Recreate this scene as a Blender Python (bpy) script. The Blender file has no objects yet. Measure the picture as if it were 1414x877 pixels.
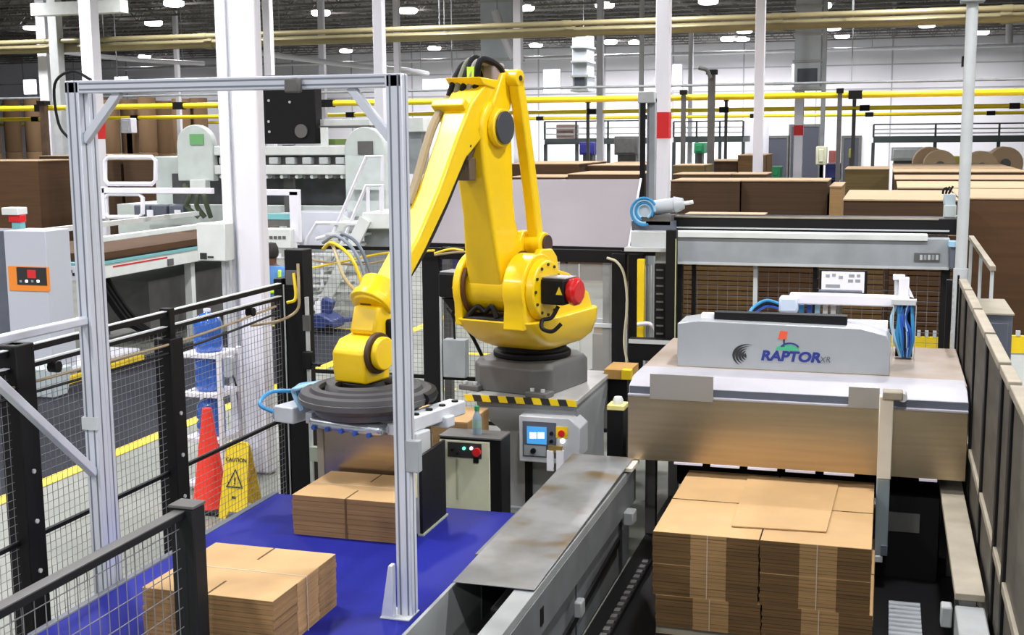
import bpy, bmesh, math, random
from mathutils import Vector, Matrix
random.seed(7)
sc = bpy.context.scene
col = sc.collection

# ------------------------------------------------------------------ camera, world, exposure
FPX, CH, CXP, CYP = 1715.0, 3.2, 707.0, 438.5
PITCH, YAW, ROLL = .14477, .29345, -.00774
cF = Vector((-math.sin(YAW)*math.cos(PITCH), math.cos(YAW)*math.cos(PITCH), -math.sin(PITCH)))
_r0 = Vector((math.cos(YAW), math.sin(YAW), 0)); _u0 = _r0.cross(cF)
cR = _r0*math.cos(ROLL) + _u0*math.sin(ROLL)
cU = -_r0*math.sin(ROLL) + _u0*math.cos(ROLL)
cam = bpy.data.cameras.new('camera'); camo = bpy.data.objects.new('camera', cam); col.objects.link(camo)
cam.sensor_width = 36.0; cam.lens = FPX/1414.0*36.0; cam.clip_start = .05; cam.clip_end = 400
m = Matrix((cR, cU, -cF)).transposed().to_4x4(); m.translation = Vector((0, 0, CH)); camo.matrix_world = m
sc.camera = camo
w = bpy.data.worlds.new('world'); sc.world = w; w.use_nodes = True
w.node_tree.nodes['Background'].inputs[0].default_value = (.86, .9, 1, 1)
w.node_tree.nodes['Background'].inputs[1].default_value = .12
sc.view_settings.view_transform = 'Standard'; sc.view_settings.look = 'None'
sc.view_settings.exposure = 0.30; sc.view_settings.gamma = 1.0
LAMP, LAMPW = 9.0, 300.0       # look of the high-bay diffusers, and the light each lamp throws down

def P(u, v, z=None, Y=None, X=None):
    """point of the place seen at photo position (u, v), at a known height z, depth Y or side X"""
    r = cF + cR*((u-CXP)/FPX) - cU*((v-CYP)/FPX)
    t = (z-CH)/r.z if z is not None else (Y/r.y if Y is not None else X/r.x)
    return Vector((0, 0, CH)) + r*t

# ------------------------------------------------------------------ materials
MT = {}
def mat(name, c, rough=.5, metal=0.0, var=0.0, vscale=(4, 4, 4), bump=0.0, emit=None, es=0.0, alpha=1.0, c2=None, coat=0.0, trans=0.0, spec=.5):
    if name in MT: return MT[name]
    m = bpy.data.materials.new(name); m.use_nodes = True
    nt = m.node_tree; b = nt.nodes['Principled BSDF']
    b.inputs['Base Color'].default_value = (*c, 1); b.inputs['Roughness'].default_value = rough
    b.inputs['Metallic'].default_value = metal; b.inputs['Alpha'].default_value = alpha
    b.inputs['Coat Weight'].default_value = coat; b.inputs['Transmission Weight'].default_value = trans
    b.inputs['Specular IOR Level'].default_value = spec
    if emit: b.inputs['Emission Color'].default_value = (*emit, 1); b.inputs['Emission Strength'].default_value = es
    if var or c2 or bump:
        tc = nt.nodes.new('ShaderNodeTexCoord'); mp = nt.nodes.new('ShaderNodeMapping'); mp.inputs['Scale'].default_value = vscale
        nz = nt.nodes.new('ShaderNodeTexNoise'); nz.inputs['Scale'].default_value = 1; nz.inputs['Detail'].default_value = 4
        nt.links.new(tc.outputs['Object'], mp.inputs[0]); nt.links.new(mp.outputs[0], nz.inputs['Vector'])
        rp = nt.nodes.new('ShaderNodeValToRGB')
        if c2: lo, hi = c, c2
        else: lo = [max(0, x*(1-var)) for x in c]; hi = [min(1, x*(1+var)) for x in c]
        rp.color_ramp.elements[0].position = .35; rp.color_ramp.elements[1].position = .65
        rp.color_ramp.elements[0].color = (*lo, 1); rp.color_ramp.elements[1].color = (*hi, 1)
        nt.links.new(nz.outputs['Fac'], rp.inputs[0]); nt.links.new(rp.outputs[0], b.inputs['Base Color'])
        if bump:
            bp = nt.nodes.new('ShaderNodeBump'); bp.inputs['Strength'].default_value = bump; bp.inputs['Distance'].default_value = .01
            nt.links.new(nz.outputs['Fac'], bp.inputs['Height']); nt.links.new(bp.outputs[0], b.inputs['Normal'])
    MT[name] = m; return m
WHITE = mat('white_paint', (.80, .80, .87), .45, var=.03, vscale=(3, 3, .6))
OFFWH = mat('offwhite_paint', (.68, .72, .70), .5, var=.05)
LGREY = mat('light_grey_paint', (.50, .53, .54), .5, var=.06)
MGREY = mat('mid_grey_paint', (.30, .33, .35), .5, var=.08)
BGREY = mat('blue_grey_paint', (.095, .108, .14), .5, var=.08)
DGREY = mat('dark_grey_cast', (.10, .10, .098), .5, var=.12)
BLACK = mat('black_paint', (.0045, .0045, .0055), .55, spec=.25)
BRUB = mat('black_rubber', (.010, .010, .011), .7, var=.2, spec=.3)
ALU = mat('aluminium_extrusion', (.60, .64, .72), .36, .2, var=.05, vscale=(2, 2, 2))
ALUD = mat('extrusion_groove', (.20, .22, .26), .5, .4)
STEEL = mat('brushed_steel', (.50, .40, .27), .26, .95, var=.06, vscale=(1.2, 1.2, 30))  # brown tint puts reflected cardboard, and dust, into the base colour
PLATE = mat('worn_steel_plate', (.17, .18, .185), .35, .3, c2=(.27, .285, .30), vscale=(3, 3, 1))
_nt = PLATE.node_tree; _b = _nt.nodes['Principled BSDF']; _src = _b.inputs['Base Color'].links[0].from_socket   # rust-brown stains on the plate
_tc = _nt.nodes.new('ShaderNodeTexCoord'); _nz = _nt.nodes.new('ShaderNodeTexNoise'); _nz.inputs['Scale'].default_value = 3.1; _nz.inputs['Detail'].default_value = 2
_rp = _nt.nodes.new('ShaderNodeValToRGB'); _rp.color_ramp.elements[0].position = .53; _rp.color_ramp.elements[1].position = .70
_mx = _nt.nodes.new('ShaderNodeMixRGB'); _mx.inputs[2].default_value = (.15, .105, .045, 1)
_nt.links.new(_tc.outputs['Object'], _nz.inputs['Vector']); _nt.links.new(_nz.outputs['Fac'], _rp.inputs[0]); _nt.links.new(_rp.outputs[0], _mx.inputs[0]); _nt.links.new(_src, _mx.inputs[1]); _nt.links.new(_mx.outputs[0], _b.inputs['Base Color'])
DUCT = mat('galvanised_duct', (.60, .66, .72), .45, .1, var=.10, vscale=(.8, .8, .8))
YEL = mat('robot_yellow', (.86, .575, .003), .34, var=.03, vscale=(2, 2, 2), coat=.25)
YELD = mat('safety_yellow', (.83, .60, .01), .45, var=.06)
YELP = mat('pale_yellow_pipe', (.34, .30, .17), .4, .2, var=.2, vscale=(.3, .3, .3))
RED = mat('red_paint', (.62, .012, .015), .4)
REDB = mat('red_plastic_cap', (.55, .006, .008), .22, coat=.4)
ORANGE = mat('cone_orange', (.90, .035, .012), .45)
ORNG2 = mat('orange_panel', (.85, .26, .03), .45)
BLUE = mat('blue_plastic', (.02, .08, .40), .35)
HOSEB = mat('blue_hose', (.03, .24, .50), .4)
LBLUE = mat('light_blue_hose', (.30, .52, .70), .4)
WATER = mat('blue_water_bottle', (.03, .13, .55), .12, coat=.5)
BELT = mat('blue_belt', (.0055, .0095, .19), .6, spec=.2, var=.10, vscale=(3, .6, 1))
TEAL = mat('teal_stripe', (.18, .45, .47), .5)
GREEN = mat('green_plastic', (.02, .25, .10), .5)
CREAM = mat('cream_paint', (.62, .64, .48), .5, var=.06)
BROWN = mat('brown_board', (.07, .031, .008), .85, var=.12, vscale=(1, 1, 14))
CARD = mat('kraft_face', (.47, .30, .135), .8, var=.06, vscale=(3, 3, 3))
CARDE = mat('kraft_edge', (.122, .068, .023), .9, var=.22, vscale=(2, 2, 95))
CARDM = mat('kraft_panel', (.31, .188, .074), .85, var=.12, vscale=(2, 2, 70))
STKE = mat('stack_edge', (.052, .026, .0095), .9, var=.14, vscale=(.6, .6, 30))  # edges darker than the tops, shade of the flutes put into the colour
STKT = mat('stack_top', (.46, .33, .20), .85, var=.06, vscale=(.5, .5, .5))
ROLLM = mat('paper_roll_kraft', (.27, .165, .085), .8, var=.10, vscale=(1, 1, .3))
STRAP = mat('white_strap', (.48, .40, .30), .6)
SCREEN = mat('lit_screen', (.05, .16, .32), .2, emit=(.05, .28, .62), es=.8)
SCRW = mat('screen_digits', (.9, .9, .9), .3, emit=(.8, .9, 1), es=1.6)
LEDG = mat('green_lamp', (.05, .6, .3), .3, emit=(.1, 1, .5), es=2.5)
LEDW = mat('white_lamp', (.9, .9, .9), .3, emit=(1, 1, 1), es=2.5)
LAMPM = mat('lamp_diffuser', (1, 1, 1), .4, emit=(1, .97, .98), es=LAMP)
PANE = mat('bright_pane', (.9, .95, 1), .3, emit=(.9, .95, 1), es=3.0)
GLASS = mat('clear_polycarbonate', (.62, .63, .62), .12, alpha=.22)
BLUETXT = mat('navy_ink', (.015, .03, .22), .5)
GRNTXT = mat('green_ink', (.06, .42, .22), .5)
ORTXT = mat('red_orange_ink', (.75, .10, .04), .5)
BLKTXT = mat('black_ink', (.02, .02, .022), .6)
PAPER = mat('white_paper', (.82, .83, .88), .6)
SKIN = mat('skin', (.12, .055, .03), .55)
HAIR = mat('black_hair', (.012, .01, .009), .6)
SHIRT = mat('blue_shirt', (.10, .26, .62), .8)
HIVIS = mat('hi_vis_yellow', (.55, .85, .05), .7)
TROUS = mat('dark_trousers', (.02, .022, .03), .8)
PURPLE = mat('purple_panel', (.075, .06, .26), .6)
MOTOR = mat('pale_motor_grey', (.45, .49, .52), .4)
CARDWHITE = mat('pale_hood_sheet', (.31, .29, .31), .25, var=.05, vscale=(1, 1, 2), coat=.3)
MESHW = mat('dark_wire', (.16, .16, .17), .5)
TANP = mat('dusty_tan_cap', (.30, .27, .205), .7, var=.12)
DECKM = mat('dusty_machine_deck', (.30, .235, .18), .6, c2=(.37, .32, .275), vscale=(2.5, 2.5, 2.5))
CREAMB = mat('cream_bar', (.66, .62, .52), .55, var=.06)

# ------------------------------------------------------------------ mesh helpers
WLOC = {}                                                   # world position of every empty (for parenting)
class MB:
    def __init__(s): s.v = []; s.f = []
    def add(s, vs, fs):
        n = len(s.v); s.v += [tuple(x) for x in vs]; s.f += [tuple(i+n for i in f) for f in fs]; return s
    def box(s, lo, hi):
        x0, y0, z0 = lo; x1, y1, z1 = hi
        return s.add([(x0, y0, z0), (x1, y0, z0), (x1, y1, z0), (x0, y1, z0), (x0, y0, z1), (x1, y0, z1), (x1, y1, z1), (x0, y1, z1)],
                     [(3, 2, 1, 0), (4, 5, 6, 7), (0, 1, 5, 4), (1, 2, 6, 5), (2, 3, 7, 6), (3, 0, 4, 7)])
    def cbox(s, c, d): return s.box([c[i]-d[i]/2 for i in range(3)], [c[i]+d[i]/2 for i in range(3)])
    def bar(s, a, b, wd, ht=None, up=(0, 0, 1)):
        a = Vector(a); b = Vector(b); ht = ht or wd; d = (b-a).normalized(); up = Vector(up)
        if abs(d.dot(up)) > .98: up = Vector((0, 1, 0))
        sx = d.cross(up).normalized()*wd/2; sy = sx.cross(d).normalized()*ht/2
        vs = [p+i*sx+j*sy for p in (a, b) for i, j in ((-1, -1), (1, -1), (1, 1), (-1, 1))]
        return s.add(vs, [(0, 1, 2, 3), (7, 6, 5, 4), (0, 4, 5, 1), (1, 5, 6, 2), (2, 6, 7, 3), (3, 7, 4, 0)])
    def cyl(s, a, b, r, n=16, r2=None, cap=True):
        a = Vector(a); b = Vector(b); r2 = r if r2 is None else r2; d = (b-a).normalized()
        up = Vector((0, 0, 1)) if abs(d.z) < .9 else Vector((1, 0, 0))
        x = d.cross(up).normalized(); y = d.cross(x)
        cs = [(math.cos(2*math.pi*i/n), math.sin(2*math.pi*i/n)) for i in range(n)]
        vs = [a+(x*c+y*q)*r for c, q in cs] + [b+(x*c+y*q)*r2 for c, q in cs]
        fs = [(i, i+n, (i+1) % n+n, (i+1) % n) for i in range(n)]
        if cap: fs += [tuple(range(n)), tuple(reversed(range(n, 2*n)))]
        return s.add(vs, fs)
    def tube(s, pts, r, n=8, sub=6):
        pts = [Vector(p) for p in pts]
        if len(pts) > 2 and sub > 1:                        # Catmull-Rom
            q = []; e = [pts[0]*2-pts[1]] + pts + [pts[-1]*2-pts[-2]]
            for i in range(1, len(e)-2):
                for k in range(sub):
                    t = k/sub; p0, p1, p2, p3 = e[i-1:i+3]
                    q.append(.5*((2*p1)+(p2-p0)*t+(2*p0-5*p1+4*p2-p3)*t*t+(3*p1-p0-3*p2+p3)*t**3))
            pts = q + [pts[-1]]
        rings = []; x = None
        for i, p in enumerate(pts):
            d = (pts[min(i+1, len(pts)-1)]-pts[max(i-1, 0)]).normalized()
            if x is None: x = d.cross(Vector((0, 0, 1)) if abs(d.z) < .9 else Vector((1, 0, 0))).normalized()
            else: x = (x-d*x.dot(d)).normalized()
            y = d.cross(x)
            rings.append([p+(x*math.cos(2*math.pi*k/n)+y*math.sin(2*math.pi*k/n))*r for k in range(n)])
        vs = [v for rg in rings for v in rg]; fs = []
        for i in range(len(rings)-1):
            for k in range(n): fs.append((i*n+k, i*n+(k+1) % n, (i+1)*n+(k+1) % n, (i+1)*n+k))
        fs += [tuple(reversed(range(n))), tuple(range(len(vs)-n, len(vs)))]
        return s.add(vs, fs)
    def prism(s, poly, lo, hi, axis='y'):
        """polygon in the two other axes, pulled along axis from lo to hi (numbers or per-point lists)"""
        n = len(poly)
        def pt(p, t): return {'y': (p[0], t, p[1]), 'x': (t, p[0], p[1]), 'z': (p[0], p[1], t)}[axis]
        L = lo if isinstance(lo, (list, tuple)) else [lo]*n; Hh = hi if isinstance(hi, (list, tuple)) else [hi]*n
        vs = [pt(p, L[i]) for i, p in enumerate(poly)] + [pt(p, Hh[i]) for i, p in enumerate(poly)]
        fs = [(i, (i+1) % n, (i+1) % n+n, i+n) for i in range(n)] + [tuple(reversed(range(n))), tuple(range(n, 2*n))]
        return s.add(vs, fs)
    def lathe(s, prof, c=(0, 0, 0), n=24):
        vs = []; fs = []; k = len(prof)
        for i in range(n):
            a = 2*math.pi*i/n
            for r, z in prof: vs.append((c[0]+r*math.cos(a), c[1]+r*math.sin(a), c[2]+z))
        for i in range(n):
            for j in range(k-1): fs.append((i*k+j, ((i+1) % n)*k+j, ((i+1) % n)*k+j+1, i*k+j+1))
        return s.add(vs, fs)
    def loft(s, rings):
        n = len(rings[0]); vs = [v for r in rings for v in r]; fs = []
        for i in range(len(rings)-1):
            for k in range(n): fs.append((i*n+k, i*n+(k+1) % n, (i+1)*n+(k+1) % n, (i+1)*n+k))
        fs += [tuple(reversed(range(n))), tuple(range(len(vs)-n, len(vs)))]
        return s.add(vs, fs)
    def build(s, name, mt, parent=None, bevel=0.0, smooth=True, local=False, seg=2):
        me = bpy.data.meshes.new(name); off = Vector((0, 0, 0))
        if parent is not None and not local: off = WLOC.get(parent.name, Vector((0, 0, 0)))
        me.from_pydata([tuple(Vector(v)-off) for v in s.v], [], s.f)
        bm = bmesh.new(); bm.from_mesh(me); bmesh.ops.recalc_face_normals(bm, faces=bm.faces); bm.to_mesh(me); bm.free()
        me.materials.append(mt)
        if smooth:
            me.polygons.foreach_set('use_smooth', [True]*len(me.polygons)); me.set_sharp_from_angle(angle=math.radians(38))
        o = bpy.data.objects.new(name, me); col.objects.link(o)
        if parent is not None: o.parent = parent; WLOC[o.name] = off
        else: WLOC[o.name] = Vector((0, 0, 0))
        if bevel:
            b = o.modifiers.new('bevel', 'BEVEL'); b.width = bevel; b.segments = seg; b.limit_method = 'ANGLE'; b.angle_limit = math.radians(35)
        return o
def tag(o, label, cat, group=None):
    o['label'] = label; o['category'] = cat
    if group: o['group'] = group
    return o
def thing(name, label, cat, loc=(0, 0, 0), group=None, rz=0.0):
    o = bpy.data.objects.new(name, None); col.objects.link(o); o.empty_display_size = .1
    o.location = loc; o.rotation_euler = (0, 0, rz); WLOC[o.name] = Vector(loc)
    return tag(o, label, cat, group)
def struct(name, mb, mt, parent=None, **k):
    o = mb.build(name, mt, parent, **k)
    if parent is None: o['kind'] = 'structure'
    return o
def dup(o, delta=(0, 0, 0), parent=None, label=None, group=None):
    c = o.copy(); col.objects.link(c); c.parent = parent
    if parent is None: c.location = o.location + Vector(delta)
    if label: c['label'] = label
    if group: c['group'] = group
    for ch in list(o.children): dup(ch, parent=c)
    return c
def text(name, body, size, mt, parent, M, shear=0.0, bold=0.0, depth=.002, align='CENTER', local=True, sx=1.0):
    """flat lettering as mesh; M maps the text plane (x right, y up) to the parent's space"""
    cu = bpy.data.curves.new(name, 'FONT'); cu.body = body; cu.size = size; cu.shear = shear; cu.extrude = depth; cu.offset = bold
    cu.align_x = align; cu.align_y = 'CENTER'
    t = bpy.data.objects.new(name+'_src', cu); col.objects.link(t)
    dg = bpy.context.evaluated_depsgraph_get(); dg.update()
    me = bpy.data.meshes.new_from_object(t.evaluated_get(dg)); me.name = name
    bpy.data.objects.remove(t)
    me.transform(Matrix.Diagonal((sx, 1, 1, 1))); me.transform(M); me.materials.clear(); me.materials.append(mt)
    o = bpy.data.objects.new(name, me); col.objects.link(o); o.parent = parent
    return o
def FRONT(x, y, z):                                          # text plane facing -Y
    return Matrix.Translation((x, y, z)) @ Matrix.Rotation(math.pi/2, 4, 'X')

# ================================================================== THE HALL
CZ, WY = 8.8, 72.0
FLOORM = mat('concrete_floor', (.155, .17, .145), .42, c2=(.22, .235, .205), vscale=(.7, .7, .7))
LANEM = mat('dark_floor_lane', (.016, .017, .024), .9, spec=.15, c2=(.024, .026, .034), vscale=(.8, .8, .8))
floor = struct('floor', MB().box((-60, -14, -.2), (30, WY, 0)), FLOORM, smooth=False)
MB().box((-10.55, 6, 0), (-7.62, 19.0, .004)).build('dark_lane', LANEM, floor, smooth=False)
for i, (x0, x1, y0, y1) in enumerate(((-7.62, -7.44, 6, 30), (-7.44, -5.2, 14.6, 14.75), (-6.2, -4.9, 17.2, 17.35), (-10.6, -7.62, 19.0, 19.12))):
    MB().box((x0, y0, 0), (x1, y1, .006)).build('floor_marking', YELD, floor, smooth=False)
CEILM = mat('roof_deck', (.09, .083, .083), .7, c2=(.22, .205, .20), vscale=(.25, 2.2, 1))
ceil = struct('ceiling', MB().box((-60, -14, CZ), (30, WY+.3, CZ+.2)), CEILM, smooth=False)
JM = mat('joist_steel', (.15, .14, .14), .55, c2=(.34, .32, .31), vscale=(.6, 2, 2))
jm = MB().box((-60, -.05, CZ-.08), (30, .05, CZ)).box((-60, -.05, CZ-.62), (30, .05, CZ-.55))
for i in range(90):
    jm.bar((-60+i, 0, CZ-.58), (-59.5+i, 0, CZ-.04), .035); jm.bar((-59.5+i, 0, CZ-.04), (-59+i, 0, CZ-.58), .035)
j0 = jm.build('joist', JM, ceil, smooth=False); j0.location.y = 30
for k in range(1, 24):
    c = j0.copy(); col.objects.link(c); c.location.y = 30+k*1.75
for x in range(-56, 30, 8):
    MB().box((x-.09, -14, CZ-.5), (x+.09, WY, CZ-.1)).build('girder', JM, ceil, smooth=False)
WALLM = mat('white_wall_panel', (.88, .88, .94), .6, var=.03, vscale=(.2, .2, .3))
wb = struct('wall_back', MB().box((-60, WY, 0), (30, WY+.3, CZ)), WALLM, smooth=False)
WP2 = mat('wall_seam', (.50, .50, .56), .6)
for x in range(-56, 30, 4): MB().box((x-.04, WY-.03, 0), (x+.04, WY, CZ)).build('panel_joint', WP2, wb, smooth=False)
for z in (5.6, 6.9): MB().box((-60, WY-.04, z), (30, WY, z+.07)).build('girt', WP2, wb, smooth=False)
struct('wall_left', MB().box((-60.3, -14, 0), (-60, WY, CZ)), WALLM, smooth=False)
struct('wall_right', MB().box((30, -14, 0), (30.3, WY, CZ)), WALLM, smooth=False)
# bright glowing panes high on the far wall
for i, (u, v, du, dv) in enumerate(((935, 106, 12, 34), (762, 112, 22, 32), (604, 116, 40, 14), (42, 120, 16, 20), (1097, 101, 7, 24), (168, 109, 18, 6))):
    a = P(u-du/2, v+dv/2, Y=WY-.05); b = P(u+du/2, v-dv/2, Y=WY-.05)
    wn = struct('window_%d' % (i+1), MB().box((a.x-.08, WY-.08, a.z-.08), (b.x+.08, WY-.001, b.z+.08)), WHITE, smooth=False)
    MB().box((a.x, WY-.10, a.z), (b.x, WY-.081, b.z)).build('window_pane', PANE, wn, smooth=False)
# dark doors in the far wall
for i, (u0, u1, v0, v1) in enumerate(((1054, 1087, 191, 236), (1092, 1131, 175, 238), (1165, 1186, 191, 216))):
    a = P(u0, v1, Y=WY); b = P(u1, v0, Y=WY)
    dr = struct('door_%d' % (i+1), MB().box((a.x, WY-.1, 0), (b.x, WY-.001, b.z)), mat('far_door', (.045, .05, .07), .5), smooth=False)
    MB().box((a.x-.15, WY-.14, 0), (a.x, WY-.001, b.z+.15)).box((b.x, WY-.14, 0), (b.x+.15, WY-.001, b.z+.15)).box((a.x, WY-.14, b.z), (b.x, WY-.001, b.z+.15)).build('door_frame', DGREY, dr, smooth=False)

# ------------------------------------------------------------------ high-bay lamps
def make_lamp(label, group):
    t = thing('high_bay_light', label, 'ceiling light', (0, 0, 0), group)
    MB().cyl((0, 0, .10), (0, 0, .22), .30, 16, .16).build('housing', MGREY, t, local=True)
    MB().cyl((0, 0, .22), (0, 0, .62), .015, 6).build('hanger_rod', MGREY, t, local=True)
    MB().lathe([(0, -.1), (.30, -.1), (.37, -.05), (.37, .08), (.30, .10)], n=16).build('diffuser', LAMPM, t, local=True)
    ld = bpy.data.lights.new('high_bay_beam', 'AREA'); ld.shape = 'DISK'; ld.size = .62; ld.energy = LAMPW; ld.spread = math.radians(165); ld.color = (1, .975, .985)
    lo = bpy.data.objects.new('high_bay_beam', ld); col.objects.link(lo); lo.parent = t; lo.location = (0, 0, -.12)
    return t
lamp0 = make_lamp('white LED high-bay light hanging under the dark roof deck', 'high-bay lights under the roof')
lamp_px = [(443, 18), (478, 56), (563, 15), (577, 53), (44, 38), (212, 32), (240, 5), (725, 11), (835, 7), (843, 58), (877, 70), (740, 75),
           (978, 2), (1005, 54), (1028, 43), (1025, 67), (1135, 8), (1150, 39), (1163, 50), (1280, 35), (1355, 45), (478, 80), (200, 86), (600, 88)]
first = True
for u, v in lamp_px:
    p = P(u, v, z=8.15)
    if p.y > WY-1: p = P(u, v, Y=WY-5); p.z = 8.15
    o = lamp0 if first else dup(lamp0); first = False
    o.location = p
for ix in range(7):  # unseen lamps added to light the near part of the hall
    for iy in range(6):
        o = dup(lamp0, label='unseen LED high-bay light added over the near part of the hall', group='added unseen high-bay lights over the work cell')
        o.location = (-26+ix*6.6, -7+iy*7.6, 8.15)

# ------------------------------------------------------------------ overhead pipes, rails and ducts
def xpipe(name, label, cat, u, v, Y, r, mt, x0=-50, x1=24, group=None, bands=0):
    z = P(u, v, Y=Y).z
    t = thing(name, label, cat, (x0, Y, z), group)
    MB().cyl((x0, Y, z), (x1, Y, z), r, 12).build('pipe', mt, t)
    x = x0+3
    while x < x1:
        MB().cyl((x, Y, z), (x+.25, Y, z), r*1.18, 12).build('pipe_coupling', mt, t); x += 5.5
    x = x0+5
    while x < x1:
        MB().cyl((x, Y, z), (x, Y, CZ-.02), .015, 6).build('hanger_rod', MGREY, t); x += 11
    return t
xpipe('overhead_pipe', 'thick pale yellow pipe, upper of the pair below the roof', 'pipe', 880, 29, 33, .075, YELP)
xpipe('overhead_pipe', 'thick pale yellow pipe, lower of the pair below the roof', 'pipe', 880, 41, 33.4, .13, YELP)
xpipe('overhead_pipe', 'white sprinkler pipe along the top of the far wall', 'pipe', 880, 76, 66, .09, WHITE)
xpipe('guide_cable_pipe', 'thin grey pipe just above the yellow rail', 'pipe', 1000, 117, 34, .035, MGREY)
def yrail(label, u, v, Y, r):
    z = P(u, v, Y=Y).z
    t = thing('yellow_rail', label, 'rail', (-50, Y, z))
    MB().cyl((-50, Y, z), (24, Y, z), r, 14).build('rail_beam', mat('rail_yellow', (.95, .74, .02), .4), t)
    x = -48
    while x < 23:
        MB().box((x, Y-r*1.3, z-r*1.3), (x+.32, Y+r*1.3, z+r*1.3)).build('rail_clamp', BLACK, t); x += 4.7
    return t
yrail('thickest yellow rail, uppermost of the three over the stacks', 1050, 133, 32, .08)
yrail('middle one of the three yellow rails over the stacks', 1050, 151, 44, .075)
yrail('thinnest yellow rail, lowest of the three over the stacks', 1050, 160, 54, .07)
# sloping and bent white pipes
def hung_pipe(name, label, pts, r):
    ps = [P(u, v, Y=Y) for u, v, Y in pts]; t = thing(name, label, 'pipe', ps[0])
    MB().tube(ps, r, 10).build('pipe', WHITE, t)
    for p in (ps[0].lerp(ps[1], .3), ps[-2].lerp(ps[-1], .7)): MB().cyl(p, (p.x, p.y, CZ-.01), .015, 6).build('hanger_rod', MGREY, t)
hung_pipe('branch_pipe', 'white sloping pipe behind the black fan box', [(350, 72, 40), (470, 88, 42), (560, 97, 44), (590, 102, 46)], .1)
hung_pipe('branch_pipe', 'white sloping pipe left of the big white column', [(88, 72, 36), (180, 82, 38), (282, 88, 40)], .08)
hung_pipe('bent_pipe', 'bent white pipe above the robot head', [(684, 15, 39), (692, 40, 39), (703, 66, 39), (710, 80, 39)], .14)
hung_pipe('bent_pipe', 'bent white pipe at the upper right edge', [(1394, 60, 50), (1394, 34, 50), (1398, 30, 50), (1425, 29, 50)], .13)
def duct(label, u0, u1, v0, v1, Y, dy=1.2, taper=0):
    a = P(u0, v1, Y=Y); b = P(u1, v0, Y=Y)
    zt = min(b.z, CZ-.02)
    t = thing('air_duct', label, 'duct', ((a.x+b.x)/2, Y, a.z))
    MB().box((a.x, Y, a.z), (b.x, Y+dy, zt)).build('duct_body', DUCT, t, bevel=.03)
    n = 4
    for k in range(n+1):
        z = a.z+(zt-a.z)*k/n
        MB().box((a.x-.05, Y-.05, z-.04), (b.x+.05, Y+dy+.05, z+.04)).build('duct_flange', LGREY, t)
    MB().box((a.x+.1, Y-.03, a.z+.15), (b.x-.1, Y, a.z+.6)).build('duct_grille', BGREY, t)
    if zt < CZ-.1: MB().cyl(((a.x+b.x)/2, Y+dy/2, zt), ((a.x+b.x)/2, Y+dy/2, CZ), .02, 6).build('hanger_rod', MGREY, t)
    return t
duct('galvanised duct hanging behind the top of the yellow robot', 664, 708, -40, 122, 40)
duct('slim galvanised duct between robot and white column', 790, 811, 44, 125, 48)
duct('wide galvanised duct right of the white red-banded column', 1096, 1137, -30, 122, 40)
# ------------------------------------------------------------------ columns
def column(label, u, vref, Y, wpx, band=None, mt=WHITE, dy=None, shape='box', zt=None, name='steel_column', zb=0):
    p = P(u, vref, Y=Y); d = (p-Vector((0, 0, CH))).dot(cF); wd = wpx*d/FPX; dy = dy or wd
    zt = zt or CZ
    t = thing(name, label, 'column', (p.x, Y, zb))
    if shape == 'box': MB().box((p.x-wd/2, Y-dy/2, zb), (p.x+wd/2, Y+dy/2, zt)).build('shaft', mt, t, bevel=.015)
    else: MB().cyl((p.x, Y, zb), (p.x, Y, zt), wd/2, 16).build('shaft', mt, t)
    if band:
        z0 = P(u, band[1], Y=Y).z; z1 = P(u, band[0], Y=Y).z
        if shape == 'box': MB().box((p.x-wd/2-.01, Y-dy/2-.01, z0), (p.x+wd/2+.01, Y+dy/2+.01, z1)).build('red_band', RED, t)
        else: MB().cyl((p.x, Y, z0), (p.x, Y, z1), wd/2+.01, 16).build('red_band', RED, t)
    MB().box((p.x-wd*.8, Y-dy*.8, zb), (p.x+wd*.8, Y+dy*.8, zb+.03)).build('base_plate', LGREY, t)
    return t
# the big white column by the fence
by = 10.45; bx0 = P(313, 440, Y=by).x; bx1 = P(368, 440, Y=by).x
t = thing('steel_column', 'thick white column beside the orange cone and water bottles', 'column', ((bx0+bx1)/2, by, 0))
MB().box((bx0, by, 0), (bx0+.11, by+.12, CZ)).build('left_flange', WHITE, t, bevel=.008)
MB().box((bx0+.11, by+.03, 0), (bx0+.15, by+.12, CZ)).build('groove', LGREY, t)
MB().box((bx0+.15, by-.03, 0), (bx1, by+.12, CZ)).build('main_face', WHITE, t, bevel=.03)
cd = thing('conduit_box', 'white junction box with conduit on the thick white column', 'electrical box', (-5.86, by-.2, 0))
a = P(273, 360, Y=by-.17); b = P(310, 309, Y=by-.17)
MB().box((a.x, by-.17, a.z), (b.x, by-.001, b.z)).build('box_body', OFFWH, cd, bevel=.008)
MB().box((a.x+.03, by-.176, a.z+.015), (a.x+.10, by-.17, a.z+.075)).build('warning_label', BLKTXT, cd)
MB().box((a.x+.11, by-.176, a.z+.03), (a.x+.17, by-.17, a.z+.045)).build('label_line', BLKTXT, cd)
MB().tube([(b.x-.09, by-.06, a.z), (b.x-.09, by-.06, 1.45)], .022, 8).tube([(b.x-.02, by-.06, a.z), (b.x-.02, by-.06, 1.1)], .016, 8).build('conduit', LGREY, cd)
MB().box((b.x-.15, by-.12, .95), (b.x-.01, by-.001, 1.15)).build('outlet_box', LGREY, cd, bevel=.006)
MB().tube([(b.x-.03, by-.1, 1.0), (b.x+.04, by-.14, .85), (b.x+.08, by-.16, .45), (b.x+.20, by-.2, .15)], .01, 6).build('cable', BLACK, cd)
column('white column with red band behind the aluminium frame corner', 131, 175, 26, 19, (160, 192), shape='box')
column('plain white column at far left, left of two thin ones', 64, 100, 34, 15)
column('plain grey-white column at far left, right of two thin ones', 80, 100, 33, 14, mt=LGREY)
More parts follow.
